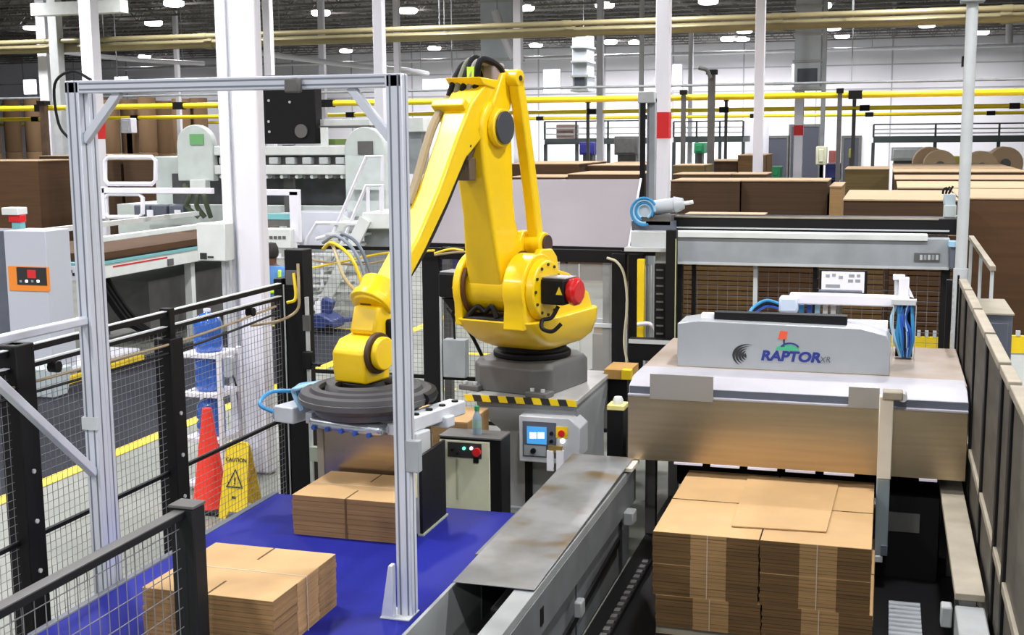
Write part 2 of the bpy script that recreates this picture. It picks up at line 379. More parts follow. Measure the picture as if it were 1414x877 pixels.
column('white column with a tall red band right of the robot', 916, 100, 24, 19, (155, 191))
column('slim white column with small red band by the dark doors', 1103, 180, 42, 12, (173, 187))
column('slim pale column between the two banded columns', 1049, 100, 30, 13)
column('slim white column above the frame corner post', 524, 60, 24, 14)
column('slim pale column just right of the robot head', 715, 60, 36, 11)
column('thin pale column left of the tall banded column', 829, 60, 44, 9)
column('thin white column above the black fan box', 371, 60, 30, 11)
column('very thin white column behind the aluminium beam', 445, 80, 42, 8)
column('very thin pale column behind the frame post', 548, 60, 38, 8)
column('very thin grey column close left of the banded column', 886, 60, 40, 6, mt=LGREY)
column('thin pale column beside the wide duct', 1139, 60, 38, 6, mt=MGREY)
column('white far column right of the tall banded column', 954, 90, 60, 6)
column('thin far-left column beyond the paper rolls', 244, 80, 46, 6)
q0 = P(48, 12, Y=32.2); q1 = P(172, 16, Y=32.2)
tag(MB().box((q0.x, 32.0, q0.z-.22), (q1.x, 32.4, q0.z+.14)).build('bus_duct', OFFWH), 'pale bus duct across the thin columns at top left', 'duct')
# dark posts that carry the yellow rails
def rpost(label, u, vtop, Y, wpx, mt=DGREY):
    p = P(u, vtop, Y=Y); d = (p-Vector((0, 0, CH))).dot(cF); wd = wpx*d/FPX
    t = thing('rail_post', label, 'post', (p.x, Y, 0))
    MB().box((p.x-wd/2, Y-wd/2, 0), (p.x+wd/2, Y+wd/2, p.z)).build('shaft', mt, t)
    MB().box((p.x-wd*.8, Y-wd*.8, p.z), (p.x+wd*.8, Y+wd*.8, p.z+.12)).build('cap', BLACK, t)
    MB().box((p.x-wd, Y-wd, 0), (p.x+wd, Y+wd, .03)).build('foot_plate', mt, t)
    return p, wd
rpost('dark rail post nearest right of the banded column', 944, 131, 31.8, 6)
p, wd = rpost('tall dark rail post with hooked top', 983, 103, 31.5, 9)
tag(MB().tube([(p.x, 31.3, p.z-.1), (p.x-.1, 31.3, p.z+.1), (p.x-.3, 31.3, p.z+.16)], .05, 8).build('post_hook', DGREY), 'curved hook on top of the tall dark post', 'hook')
rpost('short dark rail post right of the hooked one', 1003, 140, 44, 4)
rpost('dark rail post left of the white door frame', 1160, 129, 31.8, 6)
rpost('slender dark rail post beside the far wall opening', 1180, 136, 44, 5)
rpost('dark rail post next to the right grey pole', 1337, 92, 16, 11)
rpost('thin dark post behind the parallel arm of the robot', 812, 142, 44, 4)
rpost('brown rail post at far left by the paper rolls', 60, 145, 31.8, 8, mat('rusty_post', (.10, .06, .035), .7, var=.2))
# post pair with grey control head behind the hood
t = thing('signal_mast', 'pair of grey and black posts behind the blue-hosed motor', 'post', (-3.0, 15.5, 0))
a = P(888, 140, Y=15.5); b = P(901, 135, Y=15.6)
MB().box((a.x-.03, 15.47, 0), (a.x+.03, 15.53, a.z)).build('black_post', BLACK, t)
MB().box((b.x-.06, 15.55, 0), (b.x+.05, 15.65, b.z)).build('grey_post', MGREY, t, bevel=.01)
MB().box((b.x-.05, 15.54, 0), (b.x-.03, 15.56, b.z)).build('groove', ALUD, t)
MB().box((a.x-.06, 15.45, a.z-.02), (b.x+.05, 15.66, a.z+.12)).build('head_box', LGREY, t, bevel=.01)
# round pole at the right
p0 = P(1326, 385, Y=11.75)
t = thing('round_pole', 'light grey round pole rising at the end of the right fence', 'pole', (p0.x, 11.75, 0))
MB().cyl((p0.x, 11.75, 0), (p0.x, 11.75, 2.0), .062, 20).build('lower_sleeve', LGREY, t)
MB().cyl((p0.x, 11.75, 2.0), (p0.x, 11.75, 4.32), .05, 20).build('tube', LGREY, t)
MB().box((p0.x-.1, 11.65, 4.32), (p0.x+.1, 11.85, 4.40)).build('top_bracket', MGREY, t, bevel=.01)
MB().cyl((p0.x, 11.75, 4.40), (p0.x, 11.75, 5.5), .03, 12).build('upper_rod', MGREY, t)
MB().cyl((p0.x, 11.75, 0), (p0.x, 11.75, .02), .14, 16).build('foot', MGREY, t)

# ================================================================== ROBOT CELL
RX, RY, RA = -2.93, 10.3, math.radians(14)
RZ = math.atan2(-math.cos(RA), -math.sin(RA))
# ---- pedestal
px0, px1, py0, py1, pz = -3.34, -2.38, 9.71, 11.05, 1.05
ped = thing('robot_pedestal', 'grey tapered steel pedestal carrying the yellow robot', 'pedestal', (-2.86, 10.3, 0))
MB().box((px0, py0, pz-.04), (px1, py1, pz)).build('top_plate', mat('pale_plate', (.50, .50, .49), .4, .3, var=.1), ped, bevel=.004)
def rect(x0, x1, y0, y1, z): return [(x0, y0, z), (x1, y0, z), (x1, y1, z), (x0, y1, z)]
MB().loft([rect(-3.13, -2.42, 9.98, 10.9, 0), rect(-3.13, -2.42, 9.98, 10.9, .70), rect(-3.26, -2.40, 9.78, 10.98, .90), rect(-3.28, -2.40, 9.76, 11.0, pz-.04)]).build('pedestal_body', mat('pedestal_grey', (.34, .36, .37), .5, var=.06), ped, bevel=.01)
MB().box((-3.30, 9.93, 0), (-2.36, 11.0, .03)).build('base_flange', MGREY, ped)
n = 13
for k in range(n):
    x0 = px0+(px1-px0)*k/n; dx = (px1-px0)/n
    MB().prism([(x0, pz-.05), (x0+dx, pz-.05), (x0+dx-.02, pz+.004), (x0-.02, pz+.004)], py0-.012, py0+.0, 'y').build('hazard_stripe', YELD if k % 2 == 0 else BLKTXT, ped)
MB().box((-2.90, 9.945, .05), (-2.84, 9.98, .62)).build('cable_slot', BLACK, ped)
# ---- operator panel on the pedestal
a = P(717, 637, Y=9.62); b = P(786, 578, Y=9.62); b2 = P(801, 590, Y=9.62)
op = thing('operator_panel', 'light grey operator panel with blue screen on the robot pedestal', 'control panel', ((a.x+b.x)/2, 9.62, a.z))
MB().prism([(a.x, a.z), (b.x, a.z), (b2.x, a.z+.06), (b2.x, b.z-.08), (b.x, b.z), (a.x, b.z)], 9.62, 9.90, 'y').build('housing', mat('panel_grey', (.52, .55, .58), .4), op, bevel=.008)
def onp(u, v): return P(u, v, Y=9.62)
def pbox(name, u0, v0, u1, v1, mt, parent, d0=.012, Y=9.62, bevel=0):
    q = P(u0, v1, Y=Y); r = P(u1, v0, Y=Y)
    return MB().box((q.x, Y-d0, q.z), (r.x, Y-.0005, r.z)).build(name, mt, parent, bevel=bevel)
pbox('face_recess', 722, 584, 768, 630, BGREY, op, .004)
s_ = pbox('screen', 728, 590, 755, 612, SCREEN, op, .01)
for k, (u0, u1) in enumerate(((732, 737), (738, 741), (743, 747), (748, 752))): pbox('screen_digits', u0, 597, u1, 605, SCRW, op, .012)
pbox('emergency_plate', 768, 590, 784, 604, YELD, op, .008)
def knob(name, u, v, r, mt, parent, Y=9.62, h=.03):
    q = P(u, v, Y=Y); return MB().cyl((q.x, Y, q.z), (q.x, Y-h, q.z), r, 14).build(name, mt, parent)
knob('emergency_button', 776, 598, .027, RED, op); knob('white_button', 777, 609, .018, LEDW, op, h=.015)
knob('black_button', 762, 598, .014, BLACK, op); knob('black_button', 762, 609, .014, BLACK, op)
knob('selector_switch', 737, 622, .022, BLACK, op); pbox('selector_plate', 724, 616, 754, 628, MGREY, op, .006)
pbox('brass_clip', 758, 616, 777, 624, mat('brass', (.5, .36, .12), .4, .6), op, .02)
pbox('hanging_tag', 756, 622, 765, 649, PAPER, op, .024); pbox('hanging_tag', 769, 622, 779, 649, PAPER, op, .024)

# ---- the robot: local x = forward (towards the belt), local y = right in the picture
rob = thing('palletizing_robot', 'big yellow four-axis palletizing robot on the grey pedestal', 'robot', (RX, RY, pz), rz=RZ)
def B(mb, name, mt, parent=rob, bevel=.012, seg=3):
    mb.v = [(x, y+(.04 if x > 1.9 and z < 1.49 else 0), z-pz) for x, y, z in mb.v]
    return mb.build(name, mt, parent, bevel=bevel, local=True, seg=seg)
def oct8(s0, s1, l, c, z): return [(s0+c, -l, z), (s1-c, -l, z), (s1, -l+c, z), (s1, l-c, z), (s1-c, l, z), (s0+c, l, z), (s0, l-c, z), (s0, -l+c, z)]
basep = B(MB().loft([oct8(-.44, .46, .385, .13, 1.05), oct8(-.44, .46, .385, .13, 1.265), oct8(-.42, .42, .36, .14, 1.31)]), 'base', DGREY)
for s in (-1, 1):
    B(MB().box((.38, s*.33-.1, 1.05), (.53, s*.33+.1, 1.10)), 'base_foot', DGREY, basep)
    for k in (-.05, .05): B(MB().cyl((.49, s*.33+k, 1.10), (.49, s*.33+k, 1.125), .018, 8), 'anchor_bolt', LGREY, basep, bevel=0)
B(MB().lathe([(0, 1.31), (.34, 1.31), (.34, 1.36), (.30, 1.37), (.30, 1.43), (0, 1.43)], n=36), 'turning_ring', BLACK)
# turret: lower tub and the two cheeks
def rr(s0, s1, l0, l1, c, z, k=4):
    pts = []
    for cx_, cy_, a0 in ((s1-c, l1-c, 0), (s0+c, l1-c, 90), (s0+c, l0+c, 180), (s1-c, l0+c, 270)):
        for i in range(k+1):
            a_ = math.radians(a0+90*i/k); pts.append((cx_+c*math.cos(a_), cy_+c*math.sin(a_), z))
    return pts
tur = B(MB().loft([rr(-.36, .38, -.26, .36, .16, 1.43), rr(-.42, .58, -.27, .43, .16, 1.50), rr(-.44, .76, -.285, .46, .14, 1.62), rr(-.44, .84, -.285, .46, .12, 1.72)]), 'turret_base', YEL)
def disc(sc_, zc_, r, n=22, a0=0, a1=360): return [(sc_+r*math.cos(math.radians(a0+(a1-a0)*i/n)), zc_+r*math.sin(math.radians(a0+(a1-a0)*i/n))) for i in range(n+1)]
J2 = (.56, 1.97); J3 = (.78, 3.27)
B(MB().prism([(-.40, 1.66), (.84, 1.66)] + disc(J2[0], J2[1], .29, 20, -25, 150) + [(.05, 2.05), (-.30, 1.85)], .21, .40, 'y'), 'right_cheek', YEL, tur)
B(MB().prism([(-.40, 1.66), (.80, 1.66)] + disc(J2[0], J2[1], .28, 20, -25, 150) + [(.05, 2.05), (-.30, 1.85)], -.275, -.205, 'y'), 'left_cheek', YEL, tur)
B(MB().cyl((J2[0], .40, J2[1]), (J2[0], .47, J2[1]), .255, 32, .235), 'reducer_cover', YEL, tur)
for k in range(12):
    a_ = 2*math.pi*k/12; q = (J2[0]+.205*math.cos(a_), J2[1]+.205*math.sin(a_))
    B(MB().cyl((q[0], .465, q[1]), (q[0], .482, q[1]), .013, 6), 'cover_bolt', BLKTXT, tur, bevel=0)
B(MB().box((.30, -.20, 1.70), (.80, .20, 1.74)), 'turret_recess', BRUB, tur)
B(MB().tube([(.78, -.16, 1.74), (.76, -.08, 1.82), (.74, -.02, 1.78), (.76, .06, 1.83), (.78, .12, 1.74)], .022, 8), 'turret_cable', BLACK, tur, bevel=0)
# motors
def motor(name, s, l0, l1, z, red):
    mo = B(MB().box((s-.12, min(l0, l1), z-.105), (s+.12, max(l0, l1), z+.10)), name, BLACK, rob, .015)
    sg = 1 if l1 > l0 else -1
    B(MB().box((s-.10, min(l0, l1), z+.10), (s+.10, max(l0, l1)-.0, z+.115)), 'motor_lid', mat('motor_lid_grey', (.32, .33, .35), .35, .4), mo, .006)
    B(MB().prism([(min(l0, l1)+.14*1, z-.02), (min(l0, l1)+.20, z-.02), (min(l0, l1)+.17, z+.045)], s+.121, s+.123, 'x'), 'warning_triangle', YELD, mo, 0)
    if red:
        B(MB().loft([[(s+q[0], l1, z+q[1]) for q in disc(0, 0, .105, 10)[:-1]], [(s+q[0], l1+sg*.055, z+q[1]) for q in disc(0, 0, .12, 10)[:-1]], [(s+q[0], l1+sg*.085, z+q[1]) for q in disc(0, 0, .09, 10)[:-1]]]), 'red_end_cap', REDB, mo, .008)
    else:
        B(MB().prism([(min(l0, l1), z-.115), (max(l0, l1), z-.115), (max(l0, l1)-.06, z-.22), (min(l0, l1)+.10, z-.22)], s-.08, s+.08, 'x'), 'motor_foot', BLACK, mo)
    return mo
motor('axis_motor', J2[0], .47, .68, J2[1], True)
motor('axis_motor', .50, -.275, -.56, 1.96, False)
B(MB().tube([(.62, .60, 1.85), (.66, .56, 1.76), (.70, .50, 1.74), (.74, .52, 1.68), (.72, .60, 1.66), (.68, .66, 1.72)], .017, 8), 'motor_cable', BLACK, rob, 0)
B(MB().tube([(.5, -.46, 1.78), (.45, -.52, 1.66), (.2, -.52, 1.5), (-.1, -.5, 1.1), (-.2, -.5, 1.07)], .016, 8), 'motor_cable', BLACK, rob, 0)
# upper arm
ua = [(.62, 1.80), (.72, 1.84), (.83, 2.26), (.88, 2.56), (.97, 2.95), (1.0, 3.2)] + disc(J3[0], J3[1], .22, 12, -5, 170) + [(.54, 3.13), (.53, 2.78), (.50, 2.54), (.41, 2.27), (.33, 2.05), (.36, 1.85), (.46, 1.78)]
wl = [.18 if z < 2.1 else (.16 if z < 2.3 else .14) for s, z in ua]
upper = B(MB().prism(ua, [-x for x in wl], wl, 'y'), 'upper_arm', YEL, rob, .03, 4)
B(MB().cyl((J3[0], .14, J3[1]), (J3[0], .20, J3[1]), .155, 28), 'elbow_boss', YEL, upper, .012)
B(MB().cyl((J3[0], .20, J3[1]), (J3[0], .222, J3[1]), .13, 28), 'elbow_cover', mat('dark_cover', (.045, .05, .06), .4), upper, .004)
B(MB().cyl((.44, .15, 2.18), (.44, .185, 2.18), .085, 20), 'arm_plug', mat('brown_rubber', (.07, .02, .008), .5), upper, .004)
B(MB().cyl((J2[0], -.204, J2[1]), (J2[0], .215, J2[1]), .21, 28), 'shoulder_joint', YEL, upper, .01)
B(MB().tube([(J2[0]+.245*math.cos(math.radians(a_)), -.19, J2[1]+.245*math.sin(math.radians(a_))) for a_ in range(-80, 60, 20)], .022, 8), 'shoulder_seal', mat('seal_brown', (.10, .035, .01), .6), upper, 0)
# dark servo set into the front of the arm top
B(MB().cyl((.99, -.01, 3.12), (1.10, -.01, 3.02), .075, 16), 'elbow_motor', mat('motor_brown', (.09, .065, .04), .5), upper, .01)
B(MB().box((.97, -.085, 2.86), (1.07, .06, 3.04)), 'elbow_connector', mat('motor_brown2', (.12, .09, .06), .5), upper, .01)
# forearm with knuckle
fa = [(.62, 3.42), (.72, 3.58), (.90, 3.62), (1.08, 3.46), (1.24, 3.21), (1.52, 2.80), (1.80, 2.46), (2.12, 2.15), (2.33, 1.96), (2.22, 1.86), (1.98, 2.10), (1.70, 2.37), (1.40, 2.70), (1.16, 3.03), (.98, 3.18), (.78, 3.12), (.60, 3.22)]
fl = [.15 if s < 1.0 else (.12 if s < 1.2 else .10) for s, z in fa]
fore = B(MB().prism(fa, [-x-.03 for x in fl], [x-.03 for x in fl], 'y'), 'forearm', YEL, rob, .02, 3)
B(MB().prism([(.70, 3.56), (.96, 3.60), (1.02, 3.66), (.68, 3.64)], -.20, .13, 'y'), 'knuckle_flange', YEL, fore)
B(MB().prism([(.92, 3.36), (1.12, 3.50), (1.16, 3.44), (.98, 3.28)], -.24, .06, 'y'), 'forearm_collar', YEL, fore)
for k in range(5): B(MB().cyl((1.02+.04*k, .083, 3.30-.085*k), (1.02+.04*k, .095, 3.30-.085*k), .012, 6), 'forearm_bolt', BLKTXT, fore, 0)
for k in range(3): B(MB().cyl((1.35+.2*k, .052, 2.92-.23*k), (1.35+.2*k, .058, 2.92-.23*k), .012, 6), 'forearm_bolt', BLKTXT, fore, 0)
B(MB().tube([(.98, -.19, 3.50), (1.22, -.185, 3.27), (1.5, -.15, 2.86), (1.62, -.14, 2.70)], .034, 8), 'forearm_conduit', mat('conduit_tan', (.30, .24, .14), .6), fore, 0)
B(MB().tube([(1.14, .05, 3.02), (1.38, .05, 2.70), (1.68, .05, 2.37), (1.86, .04, 2.20)], .016, 8), 'under_cable', BLACK, fore, 0)
# cable pack on top
for k in range(5):
    y0 = -.14+.05*k
    B(MB().tube([(.98-.02*k, y0-.05, 3.50), (.95, y0, 3.66), (.84+.02*k, y0+.03, 3.78+.015*(k % 3)), (.70, y0+.06, 3.74), (.62, y0+.05, 3.60)], .026, 8), 'top_hose', [BLACK, mat('hose_green_grey', (.16, .17, .12), .6), BLACK, mat('hose_grey', (.28, .27, .25), .6), BLACK][k], fore, 0)
B(MB().box((.62, .02, 3.60), (.80, .12, 3.78)), 'top_connector', mat('dusty_pink_grey', (.30, .24, .23), .6), fore, .02)
B(MB().box((.90, -.02, 3.66), (.97, .05, 3.74)), 'top_tag', HIVIS, fore, .004)
# bell crank and rear rod
crank = B(MB().prism([(.84, 3.36), (.86, 3.46), (.70, 3.70), (.58, 3.74), (.51, 3.64), (.58, 3.42), (.68, 3.34)], -.02, .15, 'y'), 'bell_crank', YEL, rob, .02)
B(MB().cyl((.60, .02, 3.66), (.60, .25, 3.66), .07, 20), 'crank_pin', YEL, crank, .008)
B(MB().cyl((.60, .25, 3.66), (.60, .256, 3.66), .022, 10), 'pin_bolt', BLKTXT, crank, 0)
rod = B(MB().loft([[(s+a_*.055, .20+b_*.05, z+a_*.012) for a_, b_ in ((-1, -1), (1, -1), (1, 1), (-1, 1))] for s, z in ((.60, 3.68), (.52, 3.40), (.42, 3.0), (.33, 2.62), (.27, 2.30))]), 'parallel_rod', YEL, rob, .015)
B(MB().cyl((.26, .12, 2.31), (.26, .28, 2.31), .10, 22), 'rod_eye', YEL, rod, .012)
B(MB().cyl((.24, .28, 2.31), (.24, .30, 2.31), .075, 20), 'rod_eye_cover', mat('dark_brown_cover', (.05, .025, .018), .5), rod, .003)
B(MB().prism([(.10, 2.03), (.52, 2.20), (.44, 2.32), (.36, 2.42), (.24, 2.42), (.14, 2.30)], .06, .13, 'y'), 'rod_lug', YEL, tur)
B(MB().prism([(.10, 2.03), (.50, 2.20), (.40, 2.28), (.22, 2.27), (.14, 2.20)], .27, .33, 'y'), 'rod_lug', YEL, tur)
# wrist
wr = B(MB().prism([(2.16, 2.02), (2.34, 2.02), (2.40, 1.84), (2.28, 1.76), (2.12, 1.84)], -.12, .10, 'y'), 'wrist_neck', YEL, rob, .02)
B(MB().cyl((2.13, -.02, 2.16), (2.26, -.02, 2.0), .145, 24), 'wrist_collar', YEL, wr, .012)
B(MB().cyl((2.24, -.02, 2.06), (2.28, -.02, 2.02), .155, 24), 'collar_lip', YEL, wr, .008)
ws = B(MB().prism([(2.26, 1.50), (2.54, 1.50), (2.56, 1.60), (2.56, 1.72), (2.48, 1.80), (2.32, 1.83), (2.24, 1.76)], -.15, .13, 'y'), 'wrist_housing', YEL, rob, .016, 2)
B(MB().cyl((2.42, .13, 1.71), (2.42, .165, 1.71), .145, 28), 'wrist_seal', mat('seal_dark', (.06, .03, .012), .55), ws, .006)
B(MB().cyl((2.42, .165, 1.71), (2.42, .215, 1.71), .118, 28), 'wrist_cap', YEL, ws, .012)
B(MB().box((2.14, .04, 1.66), (2.26, .14, 1.92)), 'wrist_motor', BLACK, ws, .02)
B(MB().box((2.20, -.10, 2.02), (2.30, .0, 2.10)), 'wrist_connector', mat('connector_brown', (.10, .05, .02), .6), wr, .01)
B(MB().lathe([(0, 1.43), (.15, 1.43), (.15, 1.50), (0, 1.50)], (2.42, 0, 0), 24), 'tool_flange', BLACK, ws, .004)
# wrist hoses
for k, (mt, pts) in enumerate(((YELD, [(2.20, -.12, 2.10), (2.22, -.22, 2.34), (2.18, -.42, 2.44), (2.05, -.62, 2.38)]), (mat('hose_slate', (.20, .24, .30), .5), [(2.18, -.10, 2.12), (2.2, -.2, 2.38), (2.16, -.4, 2.49), (2.0, -.66, 2.42)]),
                               (mat('hose_slate2', (.12, .15, .2), .5), [(2.14, -.08, 2.16), (2.15, -.2, 2.42), (2.1, -.38, 2.50), (1.9, -.58, 2.44)]), (mat('hose_tan', (.45, .36, .18), .5), [(2.24, -.1, 2.05), (2.28, -.24, 2.2), (2.22, -.36, 2.36), (2.1, -.5, 2.44)]))):
    B(MB().tube(pts, .013, 8), 'wrist_hose', mt, wr, 0)

# ---- gripper hanging on the wrist (moves with the robot: a tool bolted to it)
GS = 2.42
grip = B(MB().lathe([(0, 1.34), (.40, 1.33), (.47, 1.37), (.48, 1.41), (.42, 1.44), (.30, 1.42), (.20, 1.40), (0, 1.40)], (GS, 0, 0), 48), 'gripper_disc', DGREY, rob, 0)
HOSD = mat('dark_hose', (.045, .045, .048), .6)
for rr_, zz_, tr_ in ((.25, 1.455, .042), (.36, 1.445, .038), (.43, 1.415, .045)):
    ring = [(rr_+tr_*math.cos(math.radians(q_)), zz_+tr_*math.sin(math.radians(q_))) for q_ in range(0, 361, 45)]
    B(MB().lathe(ring, (GS, 0, 0), 40), 'cable_ring', HOSD, grip, 0)
B(MB().tube([(GS+.46*math.cos(a_), .46*math.sin(a_), 1.405) for a_ in [math.radians(x) for x in range(95, 275, 15)]], .045, 8), 'disc_hose', BLACK, grip, 0)
B(MB().lathe([(0, 1.28), (.36, 1.28), (.38, 1.33), (0, 1.33)], (GS, 0, 0), 40), 'lower_disc', mat('disc_shade_grey', (.10, .10, .115), .5), grip, 0)  # grey with the shade beneath the disc mixed into it
GW = mat('gripper_white', (.62, .66, .70), .4, .2, var=.08)
B(MB().box((GS-.22, -.62, 1.20), (GS-.12, .60, 1.28)), 'rear_beam', GW, grip, .01)
B(MB().box((GS+.16, -.30, 1.19), (GS+.30, .34, 1.27)), 'front_beam', mat('gripper_polished', (.55, .60, .66), .25, .8), grip, .035, 4)
B(MB().box((GS-.25, -.66, 1.18), (GS+.24, -.48, 1.30)), 'left_end_block', GW, grip, .012)
B(MB().box((GS-.42, .42, 1.24), (GS+.26, .56, 1.34)), 'right_end_block', GW, grip, .012)
for k in range(4): B(MB().cyl((GS-.34+.16*k, .52, 1.34), (GS-.34+.16*k, .52, 1.352), .024, 12), 'block_port', BLACK, grip, 0)
B(MB().box((GS+.08, .40, 1.06), (GS+.24, .60, 1.24)), 'clamp_body', LGREY, grip, .012)
for k in range(4): B(MB().box((GS-.16, -.40+.24*k, 1.19), (GS+.2, -.34+.24*k, 1.27)), 'cross_beam', GW, grip, .008)
for k in range(5): B(MB().cyl((GS+.23, -.24+.12*k, 1.20), (GS+.31, -.24+.12*k, 1.20), .018, 10), 'beam_port', BLUE, grip, 0)
for k in range(9):
    y0 = -.70+.034*k
    B(MB().tube([(GS-.20+.05*k, y0, 1.28), (GS-.2+.05*k, y0-.07, 1.34+.008*k), (GS-.14+.045*k, y0-.01, 1.38+.008*k), (GS-.05, -.40, 1.44), (GS-.02, -.34, 1.40)], .017, 8), 'blue_hose', HOSEB if k % 2 else LBLUE, grip, 0)
B(MB().tube([(GS+.2, -.70, 1.24), (GS+.25, -.78, 1.30), (GS+.1, -.80, 1.36), (GS-.1, -.72, 1.34)], .015, 8), 'blue_hose', HOSEB, grip, 0)
B(MB().box((GS-.05, -.78, 1.16), (GS+.12, -.66, 1.25)), 'valve_block', mat('valve_blue_grey', (.25, .38, .50), .4), grip, .01)

# ================================================================== BELT AND BUNDLES
bl0, bl1, byn, byf, bz = -4.25, -2.34, 5.27, 8.02, .60
t = thing('belt_conveyor', 'wide conveyor with flat blue belt carrying cardboard bundles', 'conveyor', ((bl0+bl1)/2, 6.6, 0))
MB().box((bl0, byn, bz-.025), (bl1, byf, bz)).build('belt', BELT, t, bevel=.004)
MB().box((bl0-.05, byn, bz-.20), (bl0, byf+.03, bz+.004)).build('side_rail', BGREY, t, bevel=.004)
MB().box((bl1, byn, bz-.20), (bl1+.05, byf+.03, bz+.004)).build('side_rail', BGREY, t, bevel=.004)
MB().cyl((bl0, byf, bz-.055), (bl1, byf, bz-.055), .05, 16).build('end_roller', MGREY, t)
MB().box((bl0, byn, bz-.20), (bl1, byf-.1, bz-.026)).build('bed', MGREY, t)
for x in (bl0+.1, bl1-.1):
    for y in (byn+.3, byf-.4): MB().box((x-.04, y-.04, 0), (x+.04, y+.04, bz-.2)).build('leg', BGREY, t)
def bundle(label, x0, x1, y0, y1, z0, h, layers=9, axis='x', group=None, name='cardboard_bundle'):
    """flattened cartons tied together: a dark, a light and a dark band of edges along one axis, and a top sheet"""
    t = thing(name, label, 'cardboard bundle', ((x0+x1)/2, (y0+y1)/2, z0), group)
    lh = h/layers
    ea, eb = (CARDE, CARDM) if axis == 'x' else (mat('fresh_kraft_edge', (.24, .138, .058), .85, var=.16, vscale=(2, 2, 80)), mat('fresh_kraft_panel', (.40, .24, .105), .85, var=.08, vscale=(2, 2, 60)))
    for f0, f1, mt in ((0, .36, ea), (.36, .70, eb), (.70, 1.0, ea)):
        mb = MB()
        for k in range(layers):
            j = random.uniform(-.004, .004); q = random.uniform(-.004, .004); za, zb = z0+k*lh, z0+(k+1)*lh-.0018
            if axis == 'x': mb.box((x0+(x1-x0)*f0+(j if f0 == 0 else 0), y0+q, za), (x0+(x1-x0)*f1+(j if f1 == 1 else 0), y1+q, zb))
            else: mb.box((x0+q, y0+(y1-y0)*f0+(j if f0 == 0 else 0), za), (x1+q, y0+(y1-y0)*f1+(j if f1 == 1 else 0), zb))
        mb.build('carton_layers', mt, t, smooth=False)
    MB().box((x0, y0, z0+h-.004), (x1, y1, z0+h)).build('top_sheet', CARD, t, smooth=False)
    if axis == 'y':
        ys = (y0+y1)/2
        MB().box((x0-.005, ys-.004, z0+h), (x1+.005, ys+.004, z0+h+.002)).box((x0-.007, ys-.004, z0), (x0-.005, ys+.004, z0+h)).box((x1+.005, ys-.004, z0), (x1+.007, ys+.004, z0+h)).build('strap', STRAP, t)
        xm = (x0+x1)/2
        for q0, q1 in ((y0, y0+.20), (y1-.20, y1)): MB().box((xm-.006, q0, z0+h), (xm+.006, q1, z0+h+.001)).build('slit', SLIT, t)
        MB().box((xm-.007, y0-.006, z0), (xm+.007, y0-.0042, z0+h)).build('slit', SLIT, t)
    else:
        xs = x0+(x1-x0)*.52
        MB().box((xs-.003, y0-.006, z0), (xs+.003, y0-.0045, z0+h)).build('strap', STRAP, t)
    return t
SLIT = mat('carton_slit', (.10, .055, .02), .9)
bundle('tied cardboard bundle nearest the camera on the blue belt', -3.634, -2.884, 5.355, 6.10, bz, .30, 12, 'y')
bundle('tied cardboard bundle on the blue belt under the robot gripper', -3.70, -2.93, 7.19, 7.80, bz, .27, 8, 'y')
# stainless back stop and black side guide
t = thing('back_stop_plate', 'upright stainless plate behind the bundle under the gripper', 'metal plate', (-3.4, 7.95, bz))
MB().box((-3.78, 7.86, bz), (-2.96, 7.875, 1.22)).build('plate', STEEL, t, bevel=.003)
MB().box((-3.83, 7.85, bz), (-3.78, 7.90, 1.22)).build('edge_post', TANP, t, bevel=.004)
for k in range(3): MB().box((-3.7+.34*k, 7.875, bz), (-3.66+.34*k, 7.93, 1.15)).build('rib', LGREY, t)
t = thing('side_guide_plate', 'black upright guide plate standing on the blue belt', 'guide plate', (-2.86, 7.6, bz))
MB().box((-2.875, 7.38, bz+.012), (-2.855, 7.84, 1.14)).build('plate', BLACK, t, bevel=.003)
MB().box((-2.90, 7.375, bz+.012), (-2.875, 7.40, 1.12)).build('edge_bar', MGREY, t)
MB().box((-2.915, 7.365, .86), (-2.885, 7.375, 1.02)).build('yellow_label', mat('pale_label', (.72, .66, .30), .6), t)
MB().box((-2.885, 7.37, bz+.0005), (-2.845, 7.85, bz+.012)).build('bottom_strip', mat('greenish_strip', (.30, .36, .26), .5), t)

# ---- pale green controller cabinet, bottle, cardboard board
a = P(608, 700, Y=8.85); b = P(676, 606, Y=8.85); zc = P(640, 605, Y=8.85).z
t = thing('robot_controller', 'pale green controller cabinet at the far end of the blue belt', 'cabinet', ((a.x+b.x)/2, 9.0, 0))
MB().box((a.x, 8.86, 0), (b.x+.09, 9.10, zc)).build('body', BLACK, t, bevel=.006)
MB().box((a.x+.005, 8.84, .02), (b.x, 8.862, zc-.02)).build('door', CREAM, t, bevel=.004)
MB().box((a.x, 8.84, zc), (b.x+.09, 9.10, zc+.012)).build('lid', DGREY, t)
pbox('switch_panel', 619, 613, 665, 630, BLKTXT, t, .012, 8.84)
for u, v, r, mt in ((641, 619, .012, LEDG), (651, 619, .012, LEDW), (625, 621, .012, BLACK), (632, 626, .01, BLACK)): knob('panel_button', u, v, r, mt, t, 8.828, .012)
knob('emergency_button', 659, 624, .032, RED, t, 8.828, .03)
pbox('lock', 654, 632, 661, 639, BLACK, t, .012, 8.84)
pbox('door_seam', 630, 634, 632, 690, mat('seam_olive', (.4, .4, .28), .6), t, .003, 8.84)
q = P(659, 604, Y=8.95)
t = thing('water_bottle', 'small grey-blue bottle with green cap on the controller cabinet', 'bottle', (q.x, 8.95, zc+.012))
MB().lathe([(0, 0), (.034, 0), (.036, .02), (.036, .13), (.020, .17), (.015, .19), (0, .19)], (q.x, 8.95, zc+.0125), 16).build('bottle_body', mat('bottle_grey_blue', (.22, .30, .36), .3), t)
MB().cyl((q.x, 8.95, zc+.2), (q.x, 8.95, zc+.235), .02, 12).build('cap', GREEN, t)
